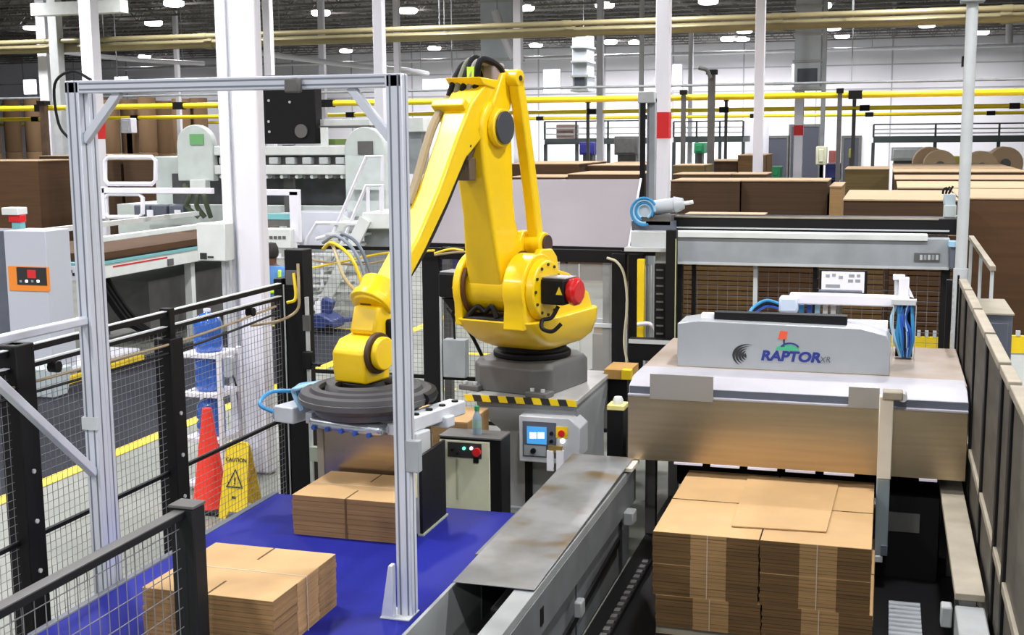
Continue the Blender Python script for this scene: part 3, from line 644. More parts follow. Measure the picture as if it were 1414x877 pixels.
MB().cyl((q.x, 8.95, zc+.07), (q.x, 8.95, zc+.12), .0368, 16, cap=False).build('bottle_label', mat('label_green', (.25, .4, .32), .5), t)
a = P(612, 600, Y=9.4); b = P(692, 556, Y=9.9)
t = thing('stacked_board', 'low stack of kraft boards behind the controller cabinet', 'cardboard stack', (-3.3, 9.9, 0))
MB().box((-3.95, 9.14, .1), (-3.14, 9.69, .94)).build('boards', CARDM, t, smooth=False); MB().box((-3.95, 9.14, .94), (-3.14, 9.69, .95)).build('top_board', CARD, t, smooth=False)
MB().box((-3.95, 9.14, 0), (-3.14, 9.69, .1)).build('pallet', TANP, t, smooth=False)

# ---- infeed table with steel plate between belt and stack
TABL = mat('table_grey', (.27, .29, .29), .5, var=.08); TABD = mat('table_dark_grey', (.13, .14, .145), .5, var=.1)
cv = thing('infeed_table', 'grey steel table with worn plate between belt and stack', 'machine table', (-2.0, 7, 0))
MB().prism([(6.21, .76), (8.95, .80), (8.95, .807), (6.21, .767)], -2.23, -1.76, 'x').build('worn_top_plate', PLATE, cv, bevel=.002)
MB().box((-2.27, 5.0, .25), (-2.25, 6.75, .72)).build('inner_side_plate', TABL, cv, bevel=.003)
MB().box((-2.28, 6.75, .2), (-2.24, 9.0, .74)).build('rear_side_plate', TABD, cv)
MB().box((-2.25, 4.9, .30), (-1.86, 8.9, .33)).build('inner_tray', DGREY, cv)
MB().box((-2.05, 6.3, .33), (-1.86, 7.4, .60)).build('inner_motor', BLACK, cv, bevel=.02)
MB().box((-1.88, 4.9, .70), (-1.76, 9.02, .75)).build('top_rail', TABL, cv, bevel=.004)
MB().box((-1.84, 6.5, .75), (-1.80, 9.0, .762)).build('rail_slot', BLACK, cv)
MB().box((-1.78, 4.9, .46), (-1.755, 9.02, .70)).build('side_channel', TABD, cv, bevel=.004)
for y0, y1 in ((4.95, 6.08), (6.14, 7.25), (7.30, 8.95)): MB().box((-1.82, y0, .02), (-1.79, y1, .45)).build('side_panel', TABD, cv, bevel=.004)
for y in (5.3, 5.62, 6.3): MB().box((-1.756, y, .52), (-1.750, y+.06, .62)).build('slot', BLACK, cv)
MB().box((-1.80, 6.09, .0), (-1.785, 6.13, .46)).build('black_seam', BLACK, cv)
MB().bar((-1.775, 5.6, .12), (-1.775, 8.5, .30), .02, .05).build('drive_chain', BLACK, cv)
MB().box((-1.755, 8.55, .40), (-1.68, 8.68, .50)).build('sensor_block', TABL, cv, bevel=.01)
MB().box((-1.74, 7.0, .30), (-1.69, 7.1, .40)).build('sensor_block', TABL, cv, bevel=.01)
MB().box((-1.86, 8.70, .76), (-1.72, 8.98, .79)).build('end_block', CREAMB, cv, bevel=.004)
for y in (5.2, 7.2, 8.8): MB().box((-2.2, y, 0), (-1.84, y+.06, .3)).build('leg', TABD, cv)
kb = thing('floor_chain', 'dark toothed chain guide running beside the stack', 'chain', (-1.62, 7, 0))
MB().box((-1.66, 5, 0), (-1.60, 8.9, .05)).build('guide', BLACK, kb)
for k in range(34): MB().box((-1.65, 5.1+k*.11, .05), (-1.61, 5.16+k*.11, .075)).build('link', DGREY, kb)

# ---- stack of bundles under the machine
zt, hb = .70, .21
gname = 'cardboard bundles of the tall stack'
rows = ['top', 'second', 'third', 'fourth']
for r in range(3):
    z0 = zt-(r+1)*hb
    dx = .02 if r == 2 else 0
    for side, (x0, x1) in (('left', (-1.36+dx, -.695+dx)), ('right', (-.685+dx, -.02+dx))):
        bundle('%s cardboard bundle in the %s row of the stack below the machine' % (side, rows[r]), x0, x1, 7.58, 8.32, z0, hb, 9, 'x', group=gname)
        bundle('%s cardboard bundle in the %s row, rear file of the stack' % (side, rows[r]), x0, x1, 8.34, 9.1, z0, hb, 9, 'x', group=gname)
sh = thing('loose_sheet', 'loose flat carton lying skewed on top of the stack', 'cardboard sheet', (-.8, 8.3, zt+.003))
q = [P(1010, 726, z=zt+.012), P(1141, 734, z=zt+.012), P(1158, 668, z=zt+.012), P(1034, 655, z=zt+.012)]
MB().prism([(v.x, v.y) for v in q], zt+.004, zt+.012, 'z').build('sheet', CARD, sh, smooth=False)
lv = thing('lift_bed', 'dark roller bed beneath and beside the stack', 'conveyor', (-.5, 8, 0))
MB().box((-1.34, 7.6, .012), (-.0, 9.08, .0695)).build('bed_pallet', TANP, lv)
MB().box((-1.78, 5.0, 0), (.595, 10.9, .012)).build('bed_frame_shade', BLACK, lv)  # black base plate, widened to paint the shade around the stack
for k in range(12): MB().cyl((.10, 7.50+.075*k, .085), (.30, 7.50+.075*k, .085), .026, 10).build('roller', MGREY, lv)
MB().box((.0, 9.08, .012), (.43, 9.40, .62)).build('black_guard', BLACK, lv)
MB().box((.02, 9.065, .36), (.3, 9.08, .50)).build('guard_panel', DGREY, lv)

# ================================================================== LOAD-FORMING MACHINE (right)
def fb(name, u0, v0, u1, v1, Y, dy, mt, parent, bevel=0.0):
    """box whose front face stands at depth Y and is seen between the two photo corners"""
    q = P(u0, v1, Y=Y); r = P(u1, v0, Y=Y)
    return MB().box((q.x, Y, q.z), (r.x, Y+dy, r.z)).build(name, mt, parent, bevel=bevel)
fy = 8.93
mx0, mx1 = -1.80, .585
mc = thing('load_former', 'white machine with stainless front and the RAPTOR name', 'machine', (-.6, fy, 0))
MB().box((mx0, fy, .80), (mx1, fy+.02, 1.29)).build('stainless_front', STEEL, mc, bevel=.003)
MB().box((mx0, fy-.02, 1.285), (mx1, fy+.03, 1.302)).build('front_lip', mat('machine_white', (.36, .36, .40), .5, var=.05), mc, bevel=.004)
MB().box((mx0+.01, fy+.012, 1.302), (mx1, fy+.03, 1.355)).build('dark_slot', BGREY, mc)
MB().prism([(fy+.03, 1.355), (fy+.03, 1.302), (fy+.60, 1.302), (fy+.60, 1.402), (fy+.20, 1.402)], mx0, mx1, 'x').build('sloped_strip', MT['machine_white'], mc, bevel=.004)
MB().box((mx0, fy+.40, 1.30), (.595, 10.95, 1.40)).build('deck', DECKM, mc, bevel=.006)
MB().box((mx0, fy+.03, .82), (mx0+.03, 10.9, 1.30)).build('left_side', LGREY, mc); MB().box((mx1-.03, fy+.03, .82), (mx1, 10.9, 1.30)).build('right_side', LGREY, mc)
for k in range(5): MB().box((-1.45+.27*k, fy-.012, .785), (-1.24+.27*k, fy+.02, .80)).build('bottom_strip', mat('pale_lilac_strip', (.66, .66, .80), .4), mc)
MB().box((.28, fy-.012, .785), (.40, fy+.02, .80)).build('bottom_strip', MT['pale_lilac_strip'], mc)
for u0, u1, v0, v1 in ((897, 985, 520, 551), (1171, 1215, 536, 563)):
    q = P(u0, v1, Y=fy-.03); r = P(u1, v0, Y=fy-.03)
    MB().box((q.x, fy-.03, q.z), (r.x, fy-.015, r.z)).build('cover_plate', mat('cover_grey', (.38, .37, .35), .45, .5), mc, bevel=.003)
for x in (mx0+.05, mx1-.08):
    for y in (9.6, 10.7): MB().box((x-.04, y, 0), (x+.04, y+.1, .82)).build('support_leg', DGREY, mc)
MB().box((mx0, 10.9, .07), (mx1, 10.93, 1.30)).build('rear_panel', BLACK, mc)  # black sheet added to paint the darkness under the machine
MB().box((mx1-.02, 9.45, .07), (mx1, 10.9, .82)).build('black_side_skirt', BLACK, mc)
# name housing
hy = 9.58
hx0 = P(935, 500, Y=hy).x; hx1 = P(1229, 500, Y=hy).x; hz1 = P(1000, 447, Y=hy).z
hs = MB().prism([(hx0, 1.40), (hx1, 1.40), (hx1, hz1-.10), (hx1-.03, hz1-.05), (hx1-.22, hz1), (hx0+.16, hz1+.015), (hx0, hz1-.01)], hy, hy+.42, 'y').build('name_housing', mat('housing_silver', (.40, .43, .45), .35, .3, var=.03), mc, bevel=.006)
def hp(u, v): return P(u, v, Y=hy-.003)
q = hp(1091, 493); ls = .185
text('name_lettering', 'RAPTOR', .104, BLUETXT, hs, FRONT(q.x, q.y, q.z)@Matrix.Translation((0, 0, 0)), shear=.18, bold=.0045, depth=.001, sx=1.12).location = -WLOC[hs.name]
q = hp(1139, 497); text('model_lettering', 'XR', .062, BGREY, hs, FRONT(q.x, q.y, q.z), shear=.2, depth=.001).location = -WLOC[hs.name]
for k in range(5):                                            # striped swirl left of the name
    c = hp(1031, 491); r = .105-.021*k; pts = []
    a0, a1 = 70+12*k, 235+6*k
    outer = [(c.x+r*math.cos(math.radians(a0+(a1-a0)*i/12))*1.05, c.z+r*.85*math.sin(math.radians(a0+(a1-a0)*i/12))) for i in range(13)]
    inner = [(c.x+.006+(r-.0155*math.sin(math.pi*i/12))*math.cos(math.radians(a0+(a1-a0)*i/12))*1.05, c.z+(r-.0155*math.sin(math.pi*i/12))*.85*math.sin(math.radians(a0+(a1-a0)*i/12))) for i in range(13)]
    mbs = MB()
    for i in range(12): mbs.prism([outer[i], outer[i+1], inner[i+1], inner[i]], hy-.003, hy-.001, 'y')
    mbs.build('swirl_stripe', BLKTXT, hs)
c = hp(1087, 484)
arc = [(c.x+.09*math.cos(math.radians(a)), c.z+.045*math.sin(math.radians(a))) for a in range(0, 181, 15)]
MB().prism(arc, hy-.003, hy-.001, 'y').build('green_hill', GRNTXT, hs)
arc2 = [(c.x+.02+.075*math.cos(math.radians(a)), c.z+.012+.05*math.sin(math.radians(a))) for a in range(20, 161, 14)] + [(c.x+.02+.062*math.cos(math.radians(a)), c.z+.012+.038*math.sin(math.radians(a))) for a in range(160, 19, -14)]
mbs = MB(); nn = len(arc2)//2
for i in range(nn-1): mbs.prism([arc2[i], arc2[i+1], arc2[-2-i], arc2[-1-i]], hy-.005, hy-.0035, 'y')
mbs.build('navy_arc', BLUETXT, hs)
c = hp(1080, 463)
MB().prism([(c.x-.03, c.z-.03), (c.x+.035, c.z-.03), (c.x+.04, c.z+.03), (c.x-.015, c.z+.035)], hy-.003, hy-.001, 'y').build('red_mark', ORTXT, hs)
MB().prism([(c.x+.012, c.z-.09), (c.x+.02, c.z-.09), (c.x+.022, c.z-.03), (c.x+.008, c.z-.03)], hy-.0035, hy-.001, 'y').build('red_mark_stem', BLKTXT, hs)
q0 = P(988, 441, Y=hy+.2); q1 = P(1170, 446, Y=hy+.2)
MB().box((q0.x, hy+.12, hz1+.0), (q1.x, hy+.24, hz1+.07)).build('black_bar', BLACK, hs)
fb('white_block', 968, 434, 990, 446, hy+.15, .1, WHITE, hs); fb('white_block', 1170, 445, 1226, 458, hy+.25, .1, WHITE, hs)
# white swing arm with hose loom
ay = 10.35
q0 = P(1090, 414, Y=ay); q1 = P(1256, 414, Y=ay)
sa = MB().box((q0.x, ay, q0.z-.035), (q1.x, ay+.1, q1.z+.025)).build('swing_arm', WHITE, mc, bevel=.01)
fb('arm_post', 1240, 384, 1256, 415, ay+.01, .08, WHITE, sa, .006)
fb('arm_hook', 1233, 380, 1250, 387, ay+.02, .06, WHITE, sa, .006)
r0 = P(1238, 384, Y=ay+.05); r1 = P(1238, 410, Y=ay+.05)
MB().cyl(r0, r1, .018, 10).build('thin_rod', LGREY, sa)
MB().prism([(P(1256, 410, Y=ay).x, P(1256, 410, Y=ay).z), (P(1262, 412, Y=ay).x, P(1262, 412, Y=ay).z), (P(1250, 385, Y=ay).x, P(1250, 385, Y=ay).z)], ay+.02, ay+.06, 'y').build('gusset', WHITE, sa)
fb('hose_head', 1075, 411, 1102, 432, ay-.05, .16, mat('pale_blue_block', (.55, .66, .82), .4), sa, .02)
fb('loom_frame', 1231, 420, 1235, 492, ay-.06, .1, LGREY, sa); fb('loom_frame', 1262, 417, 1266, 494, ay-.06, .1, LGREY, sa); fb('loom_top', 1231, 415, 1266, 421, ay-.06, .1, LGREY, sa)
fb('loom_back', 1236, 422, 1262, 492, ay+.06, .02, BLACK, sa)
for k in range(9):
    u = 1238+2.7*k
    MB().tube([P(u, 420, Y=ay), P(u-3+random.uniform(-4, 4), 440, Y=ay-.03), P(u+random.uniform(-4, 4), 465, Y=ay-.04), P(u*.5+1250*.5, 493, Y=ay-.02)], .015, 7).build('loom_hose', [LBLUE, HOSEB, BLUE, HOSEB, BLACK, BLUE, LBLUE, BLUE, HOSEB][k], sa)
for k, mt in enumerate((HOSEB, BLACK, BLUE)):
    MB().tube([P(1078, 420+3*k, Y=ay), P(1058, 415+4*k, Y=ay), P(1040, 425+4*k, Y=ay-.1), P(1030, 442, Y=ay-.2)], .014, 7).build('feed_hose', mt, sa)
for k in range(5): fb('manifold', 1103+11*k, 421, 1110+11*k, 434, ay+.1, .06, [HOSEB, BLUE, LBLUE, LGREY, LGREY][k], sa)
# hanging bar in front
hb_ = thing('hanging_bar', 'cream vertical bar hanging in front of the stainless face', 'bar', (.03, 8.84, .3))
q0 = P(1209, 700, Y=8.82); q1 = P(1236, 560, Y=8.82); zb = P(1220, 778, Y=8.82).z; zm = P(1220, 662, Y=8.82).z; zt2 = P(1222, 548, Y=8.82).z
MB().box((q0.x, 8.82, zm), (q1.x-.01, 8.90, zt2)).build('upper_sleeve', CREAMB, hb_, bevel=.006)
MB().box((q0.x, 8.83, zb+.05), (q1.x-.015, 8.89, zm)).build('steel_bar', mat('bluish_steel', (.34, .42, .45), .35, .5), hb_, bevel=.006)
MB().box((q0.x-.002, 8.825, zb), (q0.x+.06, 8.89, zb+.05)).build('lower_tip', LGREY, hb_, bevel=.006)
MB().box((q1.x-.06, 8.81, zb+.06), (q1.x-.02, 8.83, zb+.13)).build('clamp', BGREY, hb_)
MB().box((q0.x+.02, 8.80, zt2-.02), (q1.x+.05, 8.92, zt2+.04)).build('top_hinge', TANP, hb_, bevel=.01)
MB().cyl((q1.x+.05, 8.81, zt2), (q1.x+.05, 8.93, zt2), .03, 12).build('hinge_pin', LGREY, hb_)
# document board / screen behind
t = thing('document_screen', 'white lit screen on a stand behind the swing arm', 'monitor', (.0, 11.3, 1.4))
my = 11.0
fb('screen_case', 1131, 374, 1198, 406, my+.01, .03, BLACK, t); fb('white_page', 1134, 376, 1194, 403, my, .009, PAPER, t)
for u0, u1, v0 in ((1140, 1146, 379), (1149, 1154, 378), (1158, 1164, 381), (1172, 1180, 379), (1171, 1178, 386), (1181, 1188, 386), (1183, 1188, 379), (1140, 1160, 393)): fb('page_mark', u0, v0, u1, v0+4, my-.002, .002, MGREY, t)
fb('keyboard_tray', 1130, 403, 1190, 411, my-.1, .2, BGREY, t)
q = P(1160, 400, Y=my+.05); MB().cyl((q.x, my+.06, 1.36), (q.x, my+.06, q.z), .025, 10).build('stand', DGREY, t)
q = P(1055, 412, Y=11.1)
# ---- right edge beam and dark side
t = thing('edge_board', 'long dusty tan board along the right side of the stack pit', 'board', (.5, 8, 0))
MB().box((.43, 6.95, .66), (.585, 9.40, .70)).build('board', TANP, t, bevel=.004)
MB().box((.46, 6.95, .60), (.54, 9.4, .66)).build('support_angle', DGREY, t)
for y in (7.0, 8.1, 9.2): MB().box((.50, y, .012), (.56, y+.06, .60)).build('leg', DGREY, t)
t = thing('end_housing', 'pale grey upright end housing below the tan board', 'panel', (.5, 6.7, 0))
MB().box((.43, 6.5, .012), (.585, 6.93, .64)).build('housing', TABL, t, bevel=.01)
MB().box((.43, 6.49, .56), (.585, 6.51, .64)).build('top_band', TANP, t, bevel=.004)
MB().box((.36, 6.93, .50), (.42, 7.03, .62)).build('sensor', TABL, t, bevel=.01)

# ================================================================== FENCES
def wires(parent, axis, c, a0, a1, z0, z1, step=.05, r=.0022, zstep=None):
    """welded wire panel: thin square wires; axis 'y' runs along Y at X=c, 'x' along X at Y=c"""
    mb = MB(); zstep = zstep or step
    def pt(a, z, o=0): return (c+o, a, z) if axis == 'y' else (a, c+o, z)
    k = a0
    while k <= a1+1e-6: mb.bar(pt(k, z0), pt(k, z1), 2*r, 2*r); k += step
    k = z0
    while k <= z1+1e-6: mb.bar(pt(a0, k, r), pt(a1, k, r), 2*r, 2*r); k += zstep
    o = mb.build('wire_mesh', MESHW, parent, smooth=False); o['kind'] = 'stuff'; return o
fx = -4.76
lf = thing('mesh_fence', 'black wire mesh fence left of the blue belt, before the cone', 'fence', (fx, 7.5, 0))
def yz(u, v): return P(u, v, X=fx)
ptop = [yz(20, 470), yz(232, 462)]
for p in ptop:
    MB().box((fx-.07, p.y-.08, 0), (fx+.07, p.y+.08, p.z-.02)).build('post', BLACK, lf, bevel=.008)
    MB().box((fx-.04, p.y-.03, p.z-.02), (fx+.04, p.y+.03, 2.04)).build('post_top', BLACK, lf)
    for zz in (.7, 1.0, 1.3): MB().cyl((fx+.07, p.y, zz), (fx+.08, p.y, zz), .014, 8).build('post_bolt', LGREY, lf)
y0f, y1f = 4.2, 9.15
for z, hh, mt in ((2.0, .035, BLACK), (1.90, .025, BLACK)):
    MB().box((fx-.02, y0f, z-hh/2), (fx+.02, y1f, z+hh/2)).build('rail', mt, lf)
    MB().box((fx-.02, y0f, z+hh/2), (fx+.02, y1f, z+hh/2+.006)).build('rail_highlight', LGREY, lf)  # light strip painted along the rail top as its highlight
for y in (6.2, 8.6): MB().cyl((fx+.0, y, 1.86), (fx+.06, y, 1.86), .035, 10).build('rail_clip', BLACK, lf)
for k, z in enumerate((1.82, 1.76)):
    MB().tube([(fx+.04, y0f, z), (fx+.04, 6, z-.012), (fx+.05, 7.6, z-.02), (fx+.04, 9.0, z+.03)], .009, 6).build('rail_cable', [mat('tan_cable', (.36, .28, .16), .6), BLACK][k], lf)
q0 = yz(0, 755); q1 = yz(385, 588)
zl = (q0.z+q1.z)/2
MB().box((fx-.012, y0f, zl-.012), (fx+.012, y1f, zl+.012)).build('lower_rail', BLACK, lf)
MB().box((fx-.012, y0f, .08), (fx+.012, y1f, .11)).build('lower_rail', BLACK, lf)
wires(lf, 'y', fx, y0f, y1f, .1, 1.88, .05, .0013, .05)
# thick black gate posts at the end of that fence
gp = thing('gate_post', 'thick black double post at the far end of the left fence', 'post', (-4.72, 9.3, 0))
MB().box((-4.85, 9.22, 0), (-4.78, 9.36, 2.05)).build('slim_post', BLACK, gp, bevel=.006)
MB().box((-4.76, 9.25, 0), (-4.585, 9.42, 2.29)).build('main_post', BLACK, gp, bevel=.008)
MB().box((-4.58, 9.24, 0), (-4.555, 9.27, 1.9)).build('pale_edge', LGREY, gp)
MB().box((-4.775, 9.24, .1), (-4.765, 9.25, 2.0)).build('pale_edge', LGREY, gp)
MB().box((-4.60, 9.20, 1.30), (-4.52, 9.25, 1.45)).build('lock_box', BLACK, gp, bevel=.01); MB().bar((-4.52, 9.22, 1.35), (-4.44, 9.20, 1.34), .02).build('latch', BLACK, gp)
MB().tube([(-4.62, 9.22, 2.18), (-4.60, 9.18, 1.95), (-4.62, 9.18, 1.80), (-4.74, 9.1, 1.72), (-4.9, 8.9, 1.70)], .012, 6).build('post_cable', MT['tan_cable'], gp)
MB().tube([(-4.66, 9.22, 2.1), (-4.63, 9.18, 1.9), (-4.70, 9.16, 1.86)], .014, 6).build('post_cable', YELD, gp)
MB().box((-4.74, 9.23, 2.0), (-4.64, 9.25, 2.12)).build('valve', DGREY, gp)
MB().box((-4.60, 9.23, 1.75), (-4.54, 9.26, 1.62)).build('connector', DGREY, gp)
MB().box((-4.56, 9.20, .52), (-4.44, 9.26, .64)).build('floor_box', mat('greenish_grey', (.34, .38, .32), .5), gp)
# back fence
bfy = 12.55
bf = thing('mesh_fence', 'black wire mesh fence behind the robot', 'fence', (-3.5, bfy, 0))
posts = [P(600, 400, Y=bfy).x, P(858, 400, Y=bfy).x, P(882, 400, Y=bfy).x]
for k, x in enumerate(posts):
    wv = (.12, .09, .10)[k]
    MB().box((x-wv, bfy-.06, 0), (x+wv*.6, bfy+.06, 2.0)).build('post', BLACK, bf, bevel=.006)
    MB().box((x+wv*.6, bfy-.055, 0), (x+wv*.6+.02, bfy-.03, 1.5)).build('post_edge', LGREY, bf)
xa, xb = P(412, 348, Y=bfy).x, P(905, 348, Y=bfy).x
for z in (2.0, .60, .12): MB().box((xa, bfy-.02, z-.02), (xb, bfy+.02, z+.02)).build('rail', BLACK, bf)
MB().box((posts[0]+.1, bfy-.03, 1.90), (posts[1], bfy+.03, 2.03)).build('header_beam', BLACK, bf, bevel=.006)
wires(bf, 'x', bfy, xa, posts[0], .1, 1.95, .05, .0014)
wires(bf, 'x', bfy, posts[0], P(700, 400, Y=bfy).x, .1, 1.9, .05, .0014)
gx0, gx1 = P(708, 400, Y=bfy).x, P(852, 400, Y=bfy).x
gl = MB().box((gx0, bfy-.006, .55), (gx1, bfy+.006, 1.88)).build('clear_panel', GLASS, bf)
MB().box((gx0, bfy-.02, 1.22), (gx1, bfy+.02, 1.26)).build('panel_rail', LGREY, bf)
for u in (738, 800): x = P(u, 400, Y=bfy).x; MB().box((x-.006, bfy-.012, .55), (x+.006, bfy+.012, 1.88)).build('panel_divider', LGREY, bf)
fb('grey_box', 612, 470, 642, 521, bfy-.16, .13, MGREY, bf, .008); MB().tube([P(628, 470, Y=bfy-.1), P(626, 440, Y=bfy-.1), P(617, 425, Y=bfy-.1)], .012, 6).build('box_cable', BLACK, bf)
# cables along the back fence top
for k, (mt, pts) in enumerate(((MT['tan_cable'], [(400, 352), (450, 362), (500, 365), (540, 358), (575, 352)]), (YELD, [(420, 372), (470, 362), (530, 350), (600, 346)]), (MT['tan_cable'], [(600, 352), (640, 348), (690, 352)]), (YELD, [(600, 350), (622, 344), (640, 346)]), (mat('cream_cable', (.62, .58, .42), .6), [(838, 356), (852, 362), (862, 380), (866, 420), (862, 470), (866, 500)]))):
    tag(MB().tube([P(u, v, Y=bfy-.12) for u, v in pts], .014, 6).build('fence_cable', mt), ['tan cable sagging left of the robot wrist', 'yellow cable looping over the left part of the back fence', 'tan cable behind the robot upper arm', 'short yellow cable at the fence corner post', 'cream cable hanging on the right post of the back fence'][k], 'cable')
# machine frame to the right of the back fence (black frame, yellow post)
mf = thing('black_guard_frame', 'black guard frame with yellow post left of the name housing', 'frame', (-2.2, 12.2, 0))
fb('frame_post', 918, 318, 934, 480, 11.9, .10, BLACK, mf, .006); fb('frame_post', 903, 365, 921, 480, 12.0, .08, BLACK, mf)
fb('frame_sill', 868, 470, 934, 497, 11.85, .12, BLACK, mf, .006); fb('sill_edge', 868, 471, 934, 474, 11.84, .01, LGREY, mf)
fb('yellow_post', 879, 358, 890, 470, 12.1, .06, YELD, mf, .008); fb('frame_edge', 931, 330, 934, 480, 11.89, .012, mat('olive_edge', (.4, .42, .2), .6), mf)
for k in range(9): fb('frame_slot', 906, 372+11*k, 916, 374+11*k, 11.99, .01, DGREY, mf)
for k in range(3): fb('wire_bundle', 890+4*k, 366, 892+4*k, 470, 12.2, .02, [LGREY, MGREY, OFFWH][k], mf)
MB().tube([P(880, 448, Y=12.05), P(896, 447, Y=12.05), P(905, 455, Y=12.05), P(906, 472, Y=12.05)], .02, 8).build('bent_tube', WHITE, mf)
fb('grey_channel', 871, 320, 920, 346, 12.2, .25, LGREY, mf, .006); fb('channel_sill', 862, 343, 925, 347, 12.1, .2, LGREY, mf)
# pale hood
hd = thing('machine_hood', 'large pale slanted hood sheet behind the robot', 'machine hood', (-3.6, 13.2, 0))
q = [P(622, 248, Y=13.7), P(885, 247, Y=13.7), P(868, 342, Y=13.0), P(588, 335, Y=13.0)]
nrm = (q[1]-q[0]).cross(q[3]-q[0]).normalized()*.03
mb = MB(); mb.add([*q, *[v+nrm for v in q]], [(0, 1, 2, 3), (7, 6, 5, 4), (0, 4, 5, 1), (1, 5, 6, 2), (2, 6, 7, 3), (3, 7, 4, 0)])
mb.build('sheet', CARDWHITE, hd, bevel=.004)
MB().bar(q[3]-Vector((0, 0, .03)), q[2]-Vector((0, 0, .03)), .06).build('lower_edge', BLACK, hd)
MB().bar(q[1], q[2], .02).build('bright_edge', WHITE, hd)
MB().box((q[3].x+.2, 13.0, 0), (q[3].x+.28, 13.1, q[3].z-.05)).build('leg', DGREY, hd); MB().box((q[2].x-.28, 13.0, 0), (q[2].x-.2, 13.1, q[2].z-.05)).build('leg', DGREY, hd)
fb('purple_panel', 606, 354, 642, 378, 13.4, .05, PURPLE, hd); fb('grey_cabinet', 705, 352, 738, 420, 13.6, .4, BGREY, hd); fb('pale_pillar', 742, 362, 770, 440, 13.4, .1, CREAM, hd); fb('lower_pipe', 742, 441, 850, 446, 13.2, .05, LGREY, hd)
# motor with blue hoses
mo = thing('gear_motor', 'pale grey motor with coiled light blue hoses on the beam end', 'motor', (-2.3, 12.4, 2.3))
c0 = P(895, 288, Y=12.45); c1 = P(932, 283, Y=12.45); c2 = P(944, 281, Y=12.45); c3 = P(957, 279, Y=12.45)
MB().cyl(c0, c1, .075, 20).build('motor_body', MOTOR, mo, bevel=.006); MB().cyl(c1, c2, .085, 20, .055).build('motor_bell', MOTOR, mo); MB().cyl(c2, c3, .022, 10).build('shaft_plug', OFFWH, mo)
MB().box((c0.x-.1, 12.35, c0.z-.17), (c1.x-.02, 12.6, c0.z-.06)).build('gearbox', DGREY, mo, bevel=.01); fb('mount', 872, 306, 930, 318, 12.35, .3, BGREY, mo)
cc = P(890, 292, Y=12.33)
for k in range(4):
    r = .07+.022*k
    MB().tube([(cc.x+r*math.cos(math.radians(a))*.95, 12.33-.01*k, cc.z+r*math.sin(math.radians(a))) for a in range(-60+30*k, 250+20*k, 20)], .013, 7).build('hose_loop', [LBLUE, HOSEB, LBLUE, HOSEB][k], mo)
MB().cyl((cc.x, 12.34, cc.z), (cc.x, 12.40, cc.z), .06, 16).build('pulley', mat('pale_blue_grey', (.40, .48, .55), .4), mo)
# grey beam conveyor
bb = thing('beam_conveyor', 'long grey beam conveyor crossing behind the white machine', 'conveyor', (-.7, 12.3, 0))
q0 = P(905, 325, Y=12.3); q1 = P(1312, 333, Y=12.3); zb = P(1100, 366, Y=12.3).z; zu = P(1100, 327, Y=12.3).z
MB().box((q0.x, 12.3, zb), (q1.x, 12.75, zu)).build('beam', MGREY, bb, bevel=.006)
MB().box((q0.x, 12.27, zu-.02), (q1.x-.2, 12.5, zu+.035)).build('white_ledge', OFFWH, bb, bevel=.004)
MB().box((q0.x, 12.55, zu+.02), (q1.x+.15, 12.95, zu+.17)).build('dark_belt', BLACK, bb, bevel=.004)
MB().box((q0.x, 12.54, zu+.16), (q1.x-.1, 12.56, zu+.178)).build('thin_trim', TANP, bb); MB().box((q0.x, 12.53, zu+.05), (q1.x, 12.548, zu+.065)).build('thin_trim', LGREY, bb)
MB().box((q0.x, 12.29, zb-.015), (q1.x, 12.31, zb+.01)).build('lower_trim', LGREY, bb)
fb('name_plate', 1262, 350, 1298, 361, 12.29, .008, DGREY, bb); 
for k in range(5): fb('plate_mark', 1270+5.5*k, 352, 1274+5.5*k, 359, 12.285, .004, [LGREY, MGREY][k % 2], bb)
for u in (936, 1305): x = P(u, 400, Y=12.4).x; MB().box((x-.04, 12.4, 0), (x+.04, 12.5, zb)).build('leg', BLACK, bb)
for u in (958, 1125, 1043): x = P(u, 400, Y=12.4).x; MB().box((x-.02, 12.38, 0), (x+.02, 12.42, zb)).build('slim_post', BLACK if u != 1043 else LGREY, bb)
wires(bb, 'x', 12.44, P(936, 400, Y=12.44).x, P(1305, 400, Y=12.44).x, .3, zb-.05, .10, .002, .10)
ep = thing('beam_end_unit', 'pale blue-grey drive unit at the right end of the beam', 'drive unit', (.6, 12.5, 2))
fb('drive_body', 1303, 283, 1321, 304, 12.9, .2, mat('pale_green_grey', (.48, .55, .54), .4), ep, .01); fb('drive_foot', 1297, 302, 1325, 314, 12.8, .25, OFFWH, ep, .008); fb('drive_cap', 1303, 268, 1320, 284, 12.95, .15, mat('pale_blue_cap', (.42, .50, .55), .4), ep, .01)
fb('end_column', 1311, 340, 1327, 372, 12.15, .12, BGREY, ep, .006); fb('end_cap', 1310, 334, 1330, 341, 12.13, .16, LBLUE, ep)
for k in range(3): MB().tube([P(1302+4*k, 268, Y=12.98), P(1303+5*k, 262, Y=12.98), P(1308+4*k, 259-k, Y=12.98)], .012, 6).build('drive_cable', BLACK, ep)
MB().tube([P(1320, 300, Y=12.7), P(1328, 295, Y=12.6), P(1330, 305, Y=12.5), P(1322, 335, Y=12.4)], .012, 6).build('drive_cable', OFFWH, ep)
